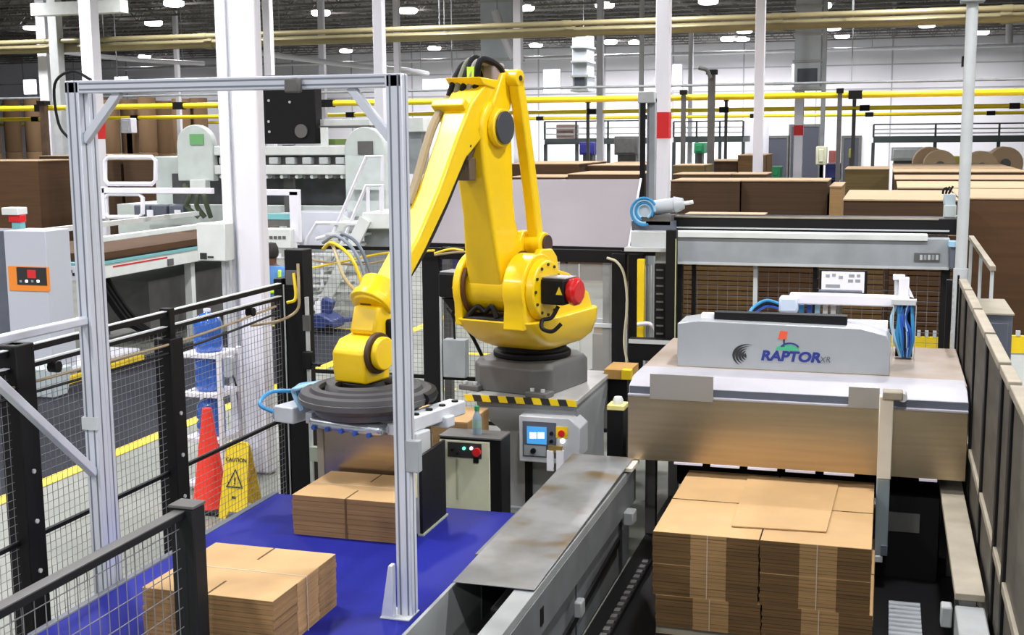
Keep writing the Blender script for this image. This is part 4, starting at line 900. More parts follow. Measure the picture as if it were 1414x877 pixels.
# ---- right fence
rx = .605
rf = thing('panel_fence', 'dark fence with dusty tan caps along the right side', 'fence', (rx, 8, 0))
ys = [10.9, 10.1, 9.0, 7.9, 6.85, 6.30, 5.2, 4.4]
for y in ys: MB().box((rx-.005, y-.05, 0), (rx+.055, y+.05, 1.985)).build('post', BLACK, rf, bevel=.005)
SCRN = mat('dusty_mesh_panel', (.105, .098, .078), .7, var=.2, vscale=(2, 2, 8), alpha=.75)
for k in range(len(ys)-1):
    ya, yb_ = ys[k+1], ys[k]
    MB().box((rx+.01, ya+.05, .15), (rx+.02, yb_-.05, 1.95)).build('screen_panel', SCRN, rf, smooth=False)
    MB().box((rx-.015, ya+.06, 1.96), (rx+.05, yb_-.03, 2.005)).build('top_cap', TANP, rf, bevel=.005)
    MB().box((rx-.008, ya+.05, .98), (rx+.03, yb_-.05, 1.03)).build('mid_rail', TANP, rf, bevel=.004)
    MB().box((rx-.008, ya+.05, .12), (rx+.03, yb_-.05, .16)).build('lower_rail', BLACK, rf)
t = thing('fence_end_frame', 'black chain-edged frame where the right fence meets the machine', 'frame', (.5, 10.95, 0))
MB().box((.50, 10.95, 0), (.545, 11.02, 1.98)).build('inner_post', BLACK, t); MB().box((.585, 10.96, 0), (.60, 11.02, 2.02)).build('outer_post', BLACK, t)
for k in range(20): MB().box((.55, 10.94, .9+.055*k), (.562, 10.95, .925+.055*k)).build('chain_link', LGREY, t)
# cabinet, rail beyond the right fence
q0 = P(1344, 434, Y=9.75); q1 = P(1399, 434, Y=9.75)
t = thing('grey_cabinet', 'slate grey cabinet with dusty top beyond the right fence', 'cabinet', ((q0.x+q1.x)/2, 10, 0))
MB().box((rx+.075, 9.75, 0), (q1.x, 10.6, q0.z)).build('body', BGREY, t, bevel=.006); MB().box((rx+.07, 9.74, q0.z), (q1.x+.01, 10.62, q0.z+.012)).build('top', TANP, t)
MB().box((rx+.11, 9.744, .1), (q1.x-.03, 9.75, q0.z-.06)).build('door', BGREY, t, bevel=.003)
t = thing('walkway_rail', 'short tan-capped rail behind the round pole', 'railing', (.9, 13, 0))
a = P(1341, 328, Y=13.6); b = P(1371, 371, Y=11.6)
MB().bar(a, b, .05, .04).build('cap_rail', TANP, t); 
for f_ in (.02, .5, .98):
    c = a.lerp(b, f_); MB().box((c.x-.015, c.y-.015, 0), (c.x+.015, c.y+.015, c.z-.02)).build('post', LGREY, t)

# ================================================================== ALUMINIUM FRAME
fyA = 6.10
A = thing('aluminium_gantry', 'tall aluminium profile frame standing across the blue belt', 'frame', (-3.4, fyA, 0))
lx = P(105, 118, Y=fyA).x; rxp = P(548, 112, Y=fyA).x; zA = P(320, 116, Y=fyA).z
def profile(name, a, b, wd, ht, mt=ALU):
    o = MB().bar(a, b, wd, ht).build(name, mt, A, bevel=.006)
    a = Vector(a); b = Vector(b); d = (b-a).normalized()
    return o
def vpost(x, y, z0, z1, wx, wy, n=2):
    o = MB().box((x-wx/2, y-wy/2, z0), (x+wx/2, y+wy/2, z1)).build('post', ALU, A, bevel=.005)
    for k in range(n):
        xx = x-wx/2+wx*(k+.5)/n
        MB().box((xx-.005, y-wy/2-.001, z0), (xx+.005, y-wy/2+.004, z1)).build('groove', ALUD, o)
    for k in (-1, 1):
        MB().box((x+k*(wx/2)-.0015, y-.005, z0), (x+k*(wx/2)+.0015, y+.005, z1)).build('groove', ALUD, o)
    return o
vpost(lx, fyA, .0, zA+.03, .09, .09); vpost(rxp, fyA, bz, zA+.03, .09, .09)
vpost(lx+.022, fyA+.085, .0, zA-.03, .04, .07, 1)
bmA = MB().box((lx-.045, fyA-.045, zA-.035), (rxp+.04, fyA+.045, zA+.035)).build('top_beam', ALU, A, bevel=.005)
for z in (zA-.016, zA+.016): MB().box((lx+.05, fyA-.046, z-.005), (rxp-.05, fyA-.042, z+.005)).build('groove', ALUD, bmA)
MB().bar((lx+.04, fyA, zA-.30), (lx+.28, fyA, zA-.03), .045).build('corner_brace', ALU, A, bevel=.004)
MB().bar((rxp-.04, fyA, zA-.30), (rxp-.26, fyA, zA-.03), .045).build('corner_brace', ALU, A, bevel=.004)
fb('beam_sensor', 392, 107, 411, 128, fyA-.10, .055, DGREY, A, .01)
pA = P(115, 441, Y=fyA)
MB().bar((lx, fyA-.04, pA.z), (lx, 3.0, pA.z+.02), .05).build('hand_rail', ALU, A, bevel=.01)
pa = P(0, 530, X=lx); pb = P(132, 652, X=lx)
MB().bar((lx, pa.y-.5, pa.z+.5*(pa.z-pb.z)/(pb.y-pa.y)), (lx, fyA-.04, pb.z), .05).build('diagonal_brace', ALU, A, bevel=.006)
MB().box((lx-.05, fyA-.06, P(150, 592, Y=fyA).z), (lx+.05, fyA-.03, P(150, 575, Y=fyA).z)).build('splice_plate', LGREY, A)
MB().prism([(rxp-.046, bz), (rxp-.12, bz), (rxp-.07, bz+.30), (rxp-.046, bz+.30)], fyA-.10, fyA-.05, 'y').build('foot_gusset', ALU, A, bevel=.004)
MB().box((rxp-.12, fyA-.11, bz), (rxp+.05, fyA+.05, bz+.006)).build('foot_plate', LGREY, A)
MB().tube([(lx+.1, fyA, zA+.04), (lx-.02, fyA, zA+.09), (lx-.14, fyA, zA+.02), (lx-.13, fyA, zA-.2), (lx-.05, fyA, zA-.3)], .008, 6).build('corner_cable', BLACK, A)
fb('junction_block', 560, 610, 578, 652, fyA-.05, .05, MGREY, A, .004)

# ---- near fence at lower left
nx = -3.25
NPOST = mat('near_post_black', (.009, .0095, .011), .6, spec=.25)
nf = thing('mesh_fence', 'near black fence section at the lower left corner', 'fence', (nx, 5.2, 0))
MB().box((nx-.055, 5.13, 0), (nx+.075, 5.24, 1.42)).build('post', NPOST, nf, bevel=.008)
MB().box((nx-.06, 5.125, 1.42), (nx+.08, 5.245, 1.435)).build('post_cap', MT['dark_grey_cast'], nf, bevel=.003)
MB().box((nx-.03, 2.6, 1.37), (nx+.03, 5.13, 1.41)).build('top_rail', NPOST, nf, bevel=.005); MB().box((nx-.03, 2.6, 1.405), (nx+.03, 5.13, 1.411)).build('rail_edge', DGREY, nf)
MB().box((nx-.02, 2.6, .10), (nx+.02, 5.13, .14)).build('lower_rail', NPOST, nf)
wires(nf, 'y', nx, 3.2, 5.12, .12, 1.37, .07, .0018, .10)

# ================================================================== LEFT SIDE: cone, sign, bottles
cx_, cy_ = -5.56, 9.28
t = thing('traffic_cone', 'tall red-orange traffic cone behind the mesh fence', 'cone', (cx_, cy_, 0))
MB().box((cx_-.19, cy_-.19, 0), (cx_+.19, cy_+.19, .04)).build('cone_base', BRUB, t, bevel=.01)
MB().lathe([(.165, .04), (.15, .08), (.045, .86), (.04, .90), (0, .905)], (cx_, cy_, 0), 28).build('cone_body', ORANGE, t)
sx_, sy_ = P(333, 710, z=0).x, P(333, 710, z=0).y
t = thing('caution_sign', 'yellow folding floor sign reading CAUTION beside the cone', 'floor sign', (sx_, sy_, 0))
def panel(y0, y1, name):
    mb = MB(); W0, W1, Hh = .135, .105, .64
    pts = [(-W0, 0), (-W0+.07, 0), (-.045, .06), (.045, .06), (W0-.07, 0), (W0, 0), (W1, Hh-.03), (W1-.03, Hh), (-W1+.03, Hh), (-W1, Hh-.03)]
    n = len(pts); vs = []
    for off in (0, .012):
        for x, z in pts: vs.append((sx_+x, sy_+y0+(y1-y0)*z/Hh+off, z))
    mb.add(vs, [tuple(range(n)), tuple(reversed(range(n, 2*n)))] + [(i, (i+1) % n, (i+1) % n+n, i+n) for i in range(n)])
    return mb.build(name, YELD, t, smooth=False)
panel(-.15, -.012, 'front_panel'); panel(.15, .0, 'rear_panel')
MB().bar((sx_-.08, sy_-.002, .62), (sx_+.08, sy_-.002, .62), .03).build('hinge', YELD, t)
tl = math.atan2(.138, .64)
def SM(x, z): return Matrix.Translation((x, -.15+.138*z/.64-.004, z)) @ Matrix.Rotation(math.pi/2-tl, 4, 'X')
text('sign_lettering', 'CAUTION', .044, BLKTXT, t, SM(0, .49), bold=.001, depth=.001)
text('sign_symbol', '!', .075, BLKTXT, t, SM(0, .315), bold=.003, depth=.001)
mb = MB()
def sp(x, z): return (sx_+x, sy_-.154+.138*z/.64, z)
tri = [(-.082, .26), (.082, .26), (0, .42)]; tri2 = [(-.062, .272), (.062, .272), (0, .397)]
for i in range(3):
    j = (i+1) % 3; mb.add([sp(*tri[i]), sp(*tri[j]), sp(*tri2[j]), sp(*tri2[i])], [(0, 1, 2, 3)])
mb.build('sign_triangle', BLKTXT, t, smooth=False)
MB().add([sp(-.02, .17), sp(.02, .17), sp(.02, .19), sp(-.02, .19)], [(0, 1, 2, 3)]).build('sign_small_mark', BLKTXT, t, smooth=False)
# water rack
wr_y = 9.75; q0 = P(255, 640, Y=wr_y).x; q1 = P(308, 640, Y=wr_y).x
wk = thing('bottle_rack', 'white rack for water bottles behind the cone', 'rack', ((q0+q1)/2, wr_y, 0))
for x in (q0, q1):
    for y in (wr_y, wr_y+.36): MB().box((x-.02, y-.02, 0), (x+.02, y+.02, 1.30)).build('upright', WHITE, wk, bevel=.004)
for z in (.06, .48, .90, 1.26): MB().box((q0, wr_y-.01, z-.02), (q1, wr_y+.37, z+.02)).build('shelf', WHITE, wk, bevel=.004)
def wbottle(x, y, z, label):
    o = thing('water_jug', label, 'water bottle', (x, y, z))
    MB().lathe([(0, 0), (.115, 0), (.13, .02), (.13, .12), (.122, .14), (.13, .16), (.13, .26), (.11, .31), (.04, .345), (.03, .36), (0, .36)], (x, y, z), 20).build('jug_body', WATER, o)
    MB().cyl((x, y, z+.36), (x, y, z+.385), .033, 12).build('jug_cap', WHITE, o)
xm = (q0+q1)/2
for k, (z, l) in enumerate(((.085, 'blue water jug on the lowest rack shelf behind the cone'), (.505, 'blue water jug on the middle rack shelf behind the cone'), (.925, 'blue water jug on the upper rack shelf behind the cone'), (1.285, 'blue water jug standing on top of the white rack'))):
    wbottle(xm, wr_y+.17, z, l)

# ================================================================== LEFT MACHINES
cy2 = 13.6
ob = thing('orange_panel_cabinet', 'pale grey machine cabinet with orange display panel at the left edge', 'cabinet', (P(35, 400, Y=cy2).x, cy2, 0))
q0 = P(10, 400, Y=cy2).x; q1 = P(67, 400, Y=cy2).x; zt_ = P(40, 319, Y=cy2).z
MB().box((q0, cy2, 0), (q1, cy2+.5, zt_)).build('body', mat('cabinet_lilac_grey', (.50, .53, .60), .45), ob, bevel=.01); MB().box((q0-.5, cy2+.02, 0), (q0, cy2+.5, zt_-.01)).build('shaded_side', BGREY, ob)  # the side box is painted darker to stand for its shade
fb('orange_panel', 13, 369, 67, 401, cy2-.012, .012, ORNG2, ob); d_ = fb('display', 24, 370, 63, 393, cy2-.02, .008, BLKTXT, ob); fb('red_digits', 38, 373, 49, 384, cy2-.023, .003, mat('red_led', (.3, .01, .01), .4, emit=(.5, .02, .02), es=.6), ob)
for k in range(4): fb('display_button', 27+8*k, 387, 30+8*k, 390, cy2-.023, .003, LEDW if k in (1, 3) else MGREY, ob)
t = thing('scanner_unit', 'small red and white device on top of the orange panel cabinet', 'device', (P(20, 310, Y=14).x, 14, zt_))
fb('device_foot', 17, 307, 28, 318, 13.95, .1, TEAL, t); fb('device_body', 12, 297, 28, 307, 13.93, .12, RED, t, .01); fb('device_top', 2, 287, 24, 297, 13.9, .2, OFFWH, t, .01)
bn = thing('white_bin', 'translucent white bin on the dark lane by the left fence', 'bin', (P(60, 545, z=0).x, 12.9, 0))
q = P(58, 550, z=0)
MB().loft([rect(q.x-.17, q.x+.17, q.y, q.y+.3, 0.004), rect(q.x-.22, q.x+.22, q.y-.04, q.y+.34, .38)]).build('bin_body', mat('bin_white', (.50, .58, .60), .4), bn, bevel=.02)
# yellow-edged roller strip on the floor
cm = thing('roller_strip', 'yellow-edged strip of white rollers along the dark lane', 'roller conveyor', (-10.7, 15, 0))
a = P(78, 522, z=.12); b = P(197, 488, z=.12); xs = (a.x+b.x)/2
MB().box((xs-.02, a.y, .0), (xs+.04, b.y, .10)).build('yellow_edge', YELD, cm); MB().box((xs-.60, a.y, 0), (xs-.55, b.y, .16)).build('yellow_edge', YELD, cm)
nr = 22
for k in range(nr):
    y = a.y+(b.y-a.y)*(k+.5)/nr; MB().cyl((xs-.55, y, .17), (xs-.02, y, .17), .032, 8).build('roller', WHITE, cm)
# sheet conveyor
sv = thing('sheet_conveyor', 'white and teal conveyor table carrying brown sheets, left of the column', 'conveyor', (-11.5, 17, 0))
MB().box((-12.6, 14.75, 1.26), (-10.52, 20.9, 1.46)).build('table_side', OFFWH, sv, bevel=.01); MB().box((-12.6, 14.75, 1.46), (-10.50, 20.9, 1.50)).build('teal_edge', TEAL, sv, bevel=.004)
MB().box((-12.5, 14.9, 1.50), (-10.56, 20.8, 1.515)).build('dark_belt', BRUB, sv)
MB().box((-10.518, 15.2, 1.40), (-10.512, 16.6, 1.42)).build('red_line', RED, sv); MB().box((-10.515, 16.6, 1.28), (-10.50, 16.75, 1.38)).build('latch', DGREY, sv)
MB().box((-10.70, 14.8, 1.76), (-10.60, 20.9, 1.84)).build('upper_rail', OFFWH, sv, bevel=.01); MB().box((-12.6, 14.8, 1.76), (-12.5, 20.9, 1.84)).build('upper_rail', OFFWH, sv)
for y in (14.9, 18.4, 20.7): MB().box((-10.69, y, 1.50), (-10.61, y+.08, 1.76)).build('rail_post', OFFWH, sv)
for y in (15.2, 17.6, 20.0):
    for x in (-12.4, -10.75): MB().box((x-.06, y-.06, 0), (x+.06, y+.06, 1.26)).build('leg', OFFWH, sv)
MB().box((-12.3, 16.8, .25), (-11.0, 20.5, 1.0)).build('under_frame', DGREY, sv)
for k in range(3): MB().tube([(-10.9, 15.3+.12*k, 1.25), (-10.85, 15.5+.1*k, .95), (-10.8, 15.9+.1*k, .5), (-10.8, 16.6, .2)], .05, 8).build('black_hose', BLACK, sv)
fb('data_plate', 80, 368, 105, 387, 14.7, .03, PAPER, sv); 
for k in range(6): fb('plate_glyph', 83+3.4*k, 373+(k % 2)*4, 85.4+3.4*k, 377+(k % 2)*4, 14.69, .01, BLKTXT, sv)
t = thing('brown_sheet', 'brown corrugated sheets lying on the white and teal conveyor', 'cardboard sheet', (-11.5, 17, 1.52))
MB().box((-12.4, 15.0, 1.516), (-10.62, 20.5, 1.61)).build('sheets', BROWN, t, smooth=False)
# converting machine behind (white)
my_ = 21.5
cvm = thing('converting_machine', 'large white converting machine with roller beams behind the column', 'machine', (P(330, 300, Y=my_).x, my_, 0))
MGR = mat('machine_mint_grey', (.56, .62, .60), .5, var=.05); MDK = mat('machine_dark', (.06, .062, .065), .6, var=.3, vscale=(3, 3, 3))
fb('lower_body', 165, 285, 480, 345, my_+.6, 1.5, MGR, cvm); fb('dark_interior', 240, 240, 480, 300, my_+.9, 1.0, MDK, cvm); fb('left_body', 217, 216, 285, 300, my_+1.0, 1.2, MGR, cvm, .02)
fb('upper_beam', 248, 201, 482, 215, my_, .35, OFFWH, cvm, .02); fb('second_beam', 250, 228, 480, 241, my_, .35, OFFWH, cvm, .02); fb('beam_gap', 250, 214, 480, 229, my_+.2, .2, DGREY, cvm)
for k in range(10): fb('roller_block', 256+23*k, 217, 268+23*k, 227, my_+.05, .2, LGREY, cvm, .02); 
for k in range(22): q = P(255+10.4*k, 244, Y=my_+.1); MB().cyl((q.x, my_+.05, q.z), (q.x, my_+.25, q.z), .035, 8).build('belt_roller', OFFWH if k % 2 else DGREY, cvm)
def sideplate(u0, u1, vt, vb, dy):
    a = P(u0, vb, Y=my_+dy); b = P(u1, vt, Y=my_+dy); r = (b.x-a.x)/2; xm = a.x+r
    poly = [(b.x, a.z)] + [(xm+r*math.cos(math.radians(x)), b.z-r+r*math.sin(math.radians(x))) for x in range(0, 181, 15)] + [(a.x, a.z)]
    return MB().prism(poly, my_+dy, my_+dy+.2, 'y').build('side_plate', MGR, cvm, bevel=.02)
sideplate(478, 530, 175, 300, -.1); sideplate(246, 292, 172, 250, -.05)
fb('window_slot', 494, 195, 514, 213, my_-.13, .04, DGREY, cvm); fb('top_box', 440, 164, 510, 176, my_+.4, .5, OFFWH, cvm, .01); fb('top_slab', 437, 173, 512, 177, my_+.3, .6, DGREY, cvm); fb('green_box', 262, 185, 280, 200, my_-.08, .1, mat('green_paint', (.16, .42, .16), .5), cvm)
fb('green_window', 452, 192, 478, 200, my_+.3, .1, mat('olive_green', (.14, .22, .05), .5), cvm); fb('top_strut', 443, 176, 450, 201, my_+.1, .1, OFFWH, cvm)
fb('right_box', 556, 162, 584, 182, my_+1, .6, OFFWH, cvm, .01); fb('right_dark', 556, 182, 582, 240, my_+1.2, .4, MGREY, cvm)
for k in range(3): MB().tube([P(255+12*k, 255+4*k, Y=my_-.05), P(262+10*k, 270, Y=my_-.15), P(258+14*k, 285, Y=my_-.1), P(275+8*k, 300, Y=my_)], .05, 8).build('machine_hose', mat('hose_olive', (.07, .09, .05), .6), cvm)
fb('control_head', 262, 248, 283, 263, my_-.2, .2, OFFWH, cvm, .02)
for k in range(3): fb('motor_block', 185+24*k, 283, 205+24*k, 299, my_-.1, .3, BGREY, cvm, .03)
for u in (203, 241): fb('white_tag', u, 290, u+8, 300, my_-.13, .02, WHITE, cvm)
def loop(u0, v0, u1, v1, Y, r, parent, mt=WHITE, name='guard_loop'):
    d = 5
    pts = [(u0+d, v0), (u1-d, v0), (u1, v0+d), (u1, v1-d), (u1-d, v1), (u0+d, v1), (u0, v1-d), (u0, v0+d), (u0+d, v0)]
    return MB().tube([P(u, v, Y=Y) for u, v in pts], r, 8, 1).build(name, mt, parent)
gr = thing('guard_rail', 'white tubular guard rail loops on the machine behind the frame post', 'railing', (P(180, 300, Y=19.5).x, 19.5, 0))
loop(145, 217, 215, 254, 19.5, .04, gr); loop(145, 268, 197, 300, 19.5, .04, gr)
fb('cross_rail', 140, 260, 292, 267, 19.45, .1, WHITE, gr, .01); fb('rail_upright', 137, 258, 143, 302, 19.45, .1, WHITE, gr)
q = P(140, 300, Y=19.5); MB().box((q.x-.05, 19.45, 0), (q.x+.05, 19.55, q.z)).build('leg', WHITE, gr)
gr2 = thing('safety_gate', 'white square guard frame right of the thick column', 'frame', (P(385, 300, Y=19).x, 19, 0))
fb('frame_top', 360, 262, 411, 270, 19, .12, WHITE, gr2, .01); fb('frame_side', 401, 264, 411, 335, 19, .12, WHITE, gr2, .01); fb('teal_shelf', 365, 296, 400, 303, 19.1, .3, TEAL, gr2); fb('dark_shelf', 365, 304, 400, 312, 19.1, .3, DGREY, gr2)
fb('white_head', 362, 316, 402, 343, 18.9, .3, OFFWH, gr2, .02); q = P(406, 335, Y=19); MB().box((q.x-.05, 19, 0), (q.x+.05, 19.1, q.z)).build('leg', WHITE, gr2)
for k in range(4): fb('head_mark', 372+6*k, 326, 376+6*k, 330, 18.89, .01, DGREY, gr2)
fb('pale_console', 412, 292, 480, 345, 21.1, .4, mat('console_white', (.66, .68, .76), .5), cvm, .03)
# black fan box
fbx = thing('fan_box', 'black box with round fan hanging beside the thick white column', 'equipment box', (P(398, 200, Y=21.7).x, 21.7, 0))
fb('box', 358, 106, 434, 199, 21.7, .3, BLACK, fbx, .02); q = P(416, 181, Y=21.68); MB().cyl((q.x, 21.7, q.z), (q.x, 21.66, q.z), .13, 20).build('fan', mat('fan_grey', (.12, .11, .11), .6), fbx)
fb('box_lip', 356, 103, 425, 108, 21.65, .4, DGREY, fbx)
for u, v in ((371, 139), (371, 168), (372, 182), (400, 141)): q = P(u, v, Y=21.69); MB().cyl((q.x, 21.7, q.z), (q.x, 21.68, q.z), .025, 8).build('screw', LGREY, fbx)
q = P(398, 200, Y=21.9); MB().box((q.x-.1, 21.85, 0), (q.x+.1, 21.95, q.z)).build('support_leg', DGREY, fbx)
# stairs
sy = 20.2
st = thing('machine_stairs', 'white steel stairs with tubular handrails left of the robot', 'stairs', (P(470, 430, Y=sy).x, sy, 0))
def T2(pts, r=.035, Y=sy, name='handrail', mt=WHITE): return MB().tube([P(u, v, Y=Y) for u, v in pts], r, 8, 1).build(name, mt, st)
T2([(460, 322), (506, 216), (528, 216), (528, 250)], name='handrail'); T2([(466, 350), (506, 256), (528, 256), (528, 292)], name='handrail'); T2([(508, 258), (508, 294)]); T2([(526, 258), (526, 290)])
T2([(418, 358), (424, 330), (437, 308), (490, 308)]); T2([(437, 330), (460, 324)])
fb('platform', 500, 294, 540, 316, sy-.05, 1.2, OFFWH, st, .02); fb('stair_block', 505, 316, 540, 400, sy+.3, .8, MGREY, st)
MB().bar(P(505, 302, Y=sy-.08), P(440, 432, Y=sy-.08), .06, .22).build('stringer', OFFWH, st, bevel=.01)
MB().bar(P(480, 300, Y=sy+.7), P(420, 425, Y=sy+.7), .06, .2).build('stringer', OFFWH, st, bevel=.01)
for k in range(9):
    f_ = k/8; a = P(482-54*f_, 305+115*f_, Y=sy+.65); b = P(500-54*f_, 310+115*f_, Y=sy-.05); 
    MB().box((min(a.x, b.x)-.05, sy-.05, b.z-.02), (max(a.x, b.x)+.12, sy+.65, b.z+.02)).build('tread', OFFWH, st)
for k in range(3): T2([(418, 352+16*k), (476, 352+16*k)], .03)
T2([(418, 352), (418, 420)], .03); T2([(445, 352), (445, 400)], .03); T2([(430, 428), (456, 405)], .04); T2([(424, 425), (430, 414), (455, 404)], .035)
fb('upper_landing', 478, 215, 530, 262, sy+1.0, .1, MGR, st)
# blue floor machine
jk = thing('pallet_jack', 'small blue pallet truck standing by the stairs', 'pallet jack', (P(450, 455, z=0).x, 18.6, 0))
q = P(450, 458, z=0); jy = q.y
MB().prism([(q.x-.28, .08), (q.x+.24, .08), (q.x+.24, .22), (q.x+.02, .34), (q.x-.20, .30)], jy-.25, jy+.25, 'y').build('body', mat('navy_paint', (.02, .04, .16), .4), jk, bevel=.03)
MB().bar((q.x-.02, jy, .3), (q.x+.08, jy, .55), .16, .2).build('mast', MT['navy_paint'], jk, bevel=.02); MB().box((q.x-.12, jy-.13, .32), (q.x-.02, jy-.11, .52)).build('white_label', PAPER, jk)
for dx in (-.2, .18): MB().cyl((q.x+dx, jy-.28, .08), (q.x+dx, jy-.2, .08), .08, 14).build('wheel', BLACK, jk)
MB().bar((q.x-.2, jy, .14), (q.x+.5, jy+.9, .14), .16, .06).build('fork', MT['navy_paint'], jk)

# ---- person half hidden behind the thick column
pp = P(374, 340, z=1.74)
def skin_mesh(name, verts, edges, radii, mt, parent, root=0):
    me = bpy.data.meshes.new(name); me.from_pydata(verts, edges, []); o = bpy.data.objects.new(name, me); col.objects.link(o); o.parent = parent
    o.modifiers.new('skin', 'SKIN'); sv_ = me.skin_vertices[0].data
    for i, r in enumerate(radii): sv_[i].radius = r if isinstance(r, tuple) else (r, r); sv_[i].use_root = (i == root)
    s2 = o.modifiers.new('sub', 'SUBSURF'); s2.levels = 2; s2.render_levels = 2; me.materials.append(mt)
    return o
pe = thing('person', 'person in blue shirt with hi-vis trim standing behind the thick column', 'person', (pp.x, pp.y, 0), rz=math.radians(200))
V = [(0, 0, .95), (0, 0, 1.18), (0, .01, 1.38), (0, 0, 1.48), (0, -.02, 1.58), (0, -.03, 1.68),
     (.10, 0, .90), (.11, .02, .50), (.11, .0, .10), (.12, -.14, .04), (-.10, 0, .90), (-.11, .02, .50), (-.11, 0, .10), (-.12, -.14, .04),
     (.19, .0, 1.40), (.24, .02, 1.12), (.20, -.20, 1.02), (.17, -.28, 1.03), (-.19, 0, 1.40), (-.24, .02, 1.12), (-.20, -.20, 1.02), (-.17, -.28, 1.03)]
Eg = [(0, 1), (1, 2), (2, 3), (3, 4), (4, 5), (0, 6), (6, 7), (7, 8), (8, 9), (0, 10), (10, 11), (11, 12), (12, 13), (2, 14), (14, 15), (15, 16), (16, 17), (2, 18), (18, 19), (19, 20), (20, 21)]
Rd = [(.15, .11), (.14, .10), (.16, .11), .055, .085, .08, .09, .065, .045, .04, .09, .065, .045, .04, .065, .05, .04, .035, .065, .05, .04, .035]
skin_mesh('body', V, Eg, Rd, SKIN, pe)
skin_mesh('shirt', [(0, 0, .92), (0, 0, 1.18), (0, .01, 1.40), (0, 0, 1.47), (.20, 0, 1.40), (.25, .02, 1.14), (-.20, 0, 1.40), (-.25, .02, 1.14)], [(0, 1), (1, 2), (2, 3), (2, 4), (4, 5), (2, 6), (6, 7)], [(.17, .125), (.165, .12), (.18, .13), .075, .08, .068, .08, .068], SHIRT, pe)
skin_mesh('trousers', [(0, 0, .94), (.10, 0, .88), (.11, .02, .5), (.11, 0, .10), (-.10, 0, .88), (-.11, .02, .5), (-.11, 0, .10)], [(0, 1), (1, 2), (2, 3), (0, 4), (4, 5), (5, 6)], [(.165, .12), .105, .08, .065, .105, .08, .065], TROUS, pe)
MB().lathe([(0, .14), (.07, .125), (.10, .06), (.105, 0), (.10, -.05), (.07, -.08), (0, -.09)], (0, .0, 1.66), 20).build('hair', HAIR, pe, local=True)
for s in (-1, 1): MB().lathe([(0, .012), (.012, 0), (0, -.012)], (.03*s, -.112, 1.64), 10).build('eye', PAPER, pe, local=True)
MB().prism([(-.014, 1.60), (.014, 1.60), (.006, 1.645), (-.006, 1.645)], -.135, -.10, 'y').build('nose', SKIN, pe, local=True)
MB().box((-.025, -.112, 1.565), (.025, -.10, 1.575)).build('mouth', mat('lip', (.12, .04, .035), .5), pe, local=True)
for x in (-.12, .12): MB().box((x-.02, -.14, .98), (x+.02, .15, 1.42)).build('hi_vis_strip', HIVIS, pe, local=True, bevel=.01)
MB().box((-.18, -.142, 1.10), (.18, .142, 1.16)).build('hi_vis_strip', HIVIS, pe, local=True, bevel=.02)
for s in (-1, 1):
    for k in range(5):
        fx_ = .17*s+(k-2)*.016*s; L_ = (.06, .085, .095, .088, .07)[k]
        MB().tube([(fx_, -.28, 1.03), (fx_, -.28-L_*.6, 1.02), (fx_, -.28-L_, .99)], .009, 6).build('finger', SKIN, pe, local=True)

# ================================================================== STOCK: cardboard stacks, rolls
def stack(u0, u1, v, h, dy, label, edge=STKE, top=STKT, z0=.12, name='board_stack'):
    a = P(u0, v, z=h); b = P(u1, v, Y=a.y)
    t = thing(name, label, 'cardboard stack', ((a.x+b.x)/2, a.y+dy/2, 0), 'stacks of corrugated board on the floor')
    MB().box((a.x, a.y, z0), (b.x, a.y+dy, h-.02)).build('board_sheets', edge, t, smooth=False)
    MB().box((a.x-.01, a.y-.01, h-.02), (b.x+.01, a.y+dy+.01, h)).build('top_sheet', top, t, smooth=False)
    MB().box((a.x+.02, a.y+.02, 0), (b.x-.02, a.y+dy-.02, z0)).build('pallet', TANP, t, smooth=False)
    return a
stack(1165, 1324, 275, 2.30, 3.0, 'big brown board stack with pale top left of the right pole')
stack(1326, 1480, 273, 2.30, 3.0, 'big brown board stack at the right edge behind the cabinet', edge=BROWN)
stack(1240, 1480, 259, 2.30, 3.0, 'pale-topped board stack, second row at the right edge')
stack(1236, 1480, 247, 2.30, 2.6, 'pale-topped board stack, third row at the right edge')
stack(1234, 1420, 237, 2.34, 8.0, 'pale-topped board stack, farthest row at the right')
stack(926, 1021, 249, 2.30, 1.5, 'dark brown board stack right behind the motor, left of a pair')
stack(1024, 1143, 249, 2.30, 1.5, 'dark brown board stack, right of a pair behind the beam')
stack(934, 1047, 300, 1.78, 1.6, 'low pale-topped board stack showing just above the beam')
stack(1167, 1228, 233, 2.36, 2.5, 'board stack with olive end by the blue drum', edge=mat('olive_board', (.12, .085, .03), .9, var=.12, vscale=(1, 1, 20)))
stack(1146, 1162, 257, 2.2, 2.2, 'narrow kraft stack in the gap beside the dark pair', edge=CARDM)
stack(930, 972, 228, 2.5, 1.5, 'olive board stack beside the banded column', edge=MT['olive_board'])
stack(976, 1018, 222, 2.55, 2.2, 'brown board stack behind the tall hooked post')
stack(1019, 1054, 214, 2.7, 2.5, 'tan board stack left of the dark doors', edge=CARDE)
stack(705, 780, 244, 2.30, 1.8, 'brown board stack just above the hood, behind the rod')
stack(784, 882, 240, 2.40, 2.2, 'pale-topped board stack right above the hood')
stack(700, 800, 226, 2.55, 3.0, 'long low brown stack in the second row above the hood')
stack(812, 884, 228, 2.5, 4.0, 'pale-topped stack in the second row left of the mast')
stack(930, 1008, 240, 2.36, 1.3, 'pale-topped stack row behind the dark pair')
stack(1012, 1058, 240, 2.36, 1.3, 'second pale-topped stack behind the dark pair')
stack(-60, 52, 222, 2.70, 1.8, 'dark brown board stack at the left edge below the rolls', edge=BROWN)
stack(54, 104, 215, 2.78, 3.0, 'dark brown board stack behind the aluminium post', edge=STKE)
stack(142, 166, 220, 2.72, 2.5, 'brown board stack seen through the guard loop, left half', edge=STKE)
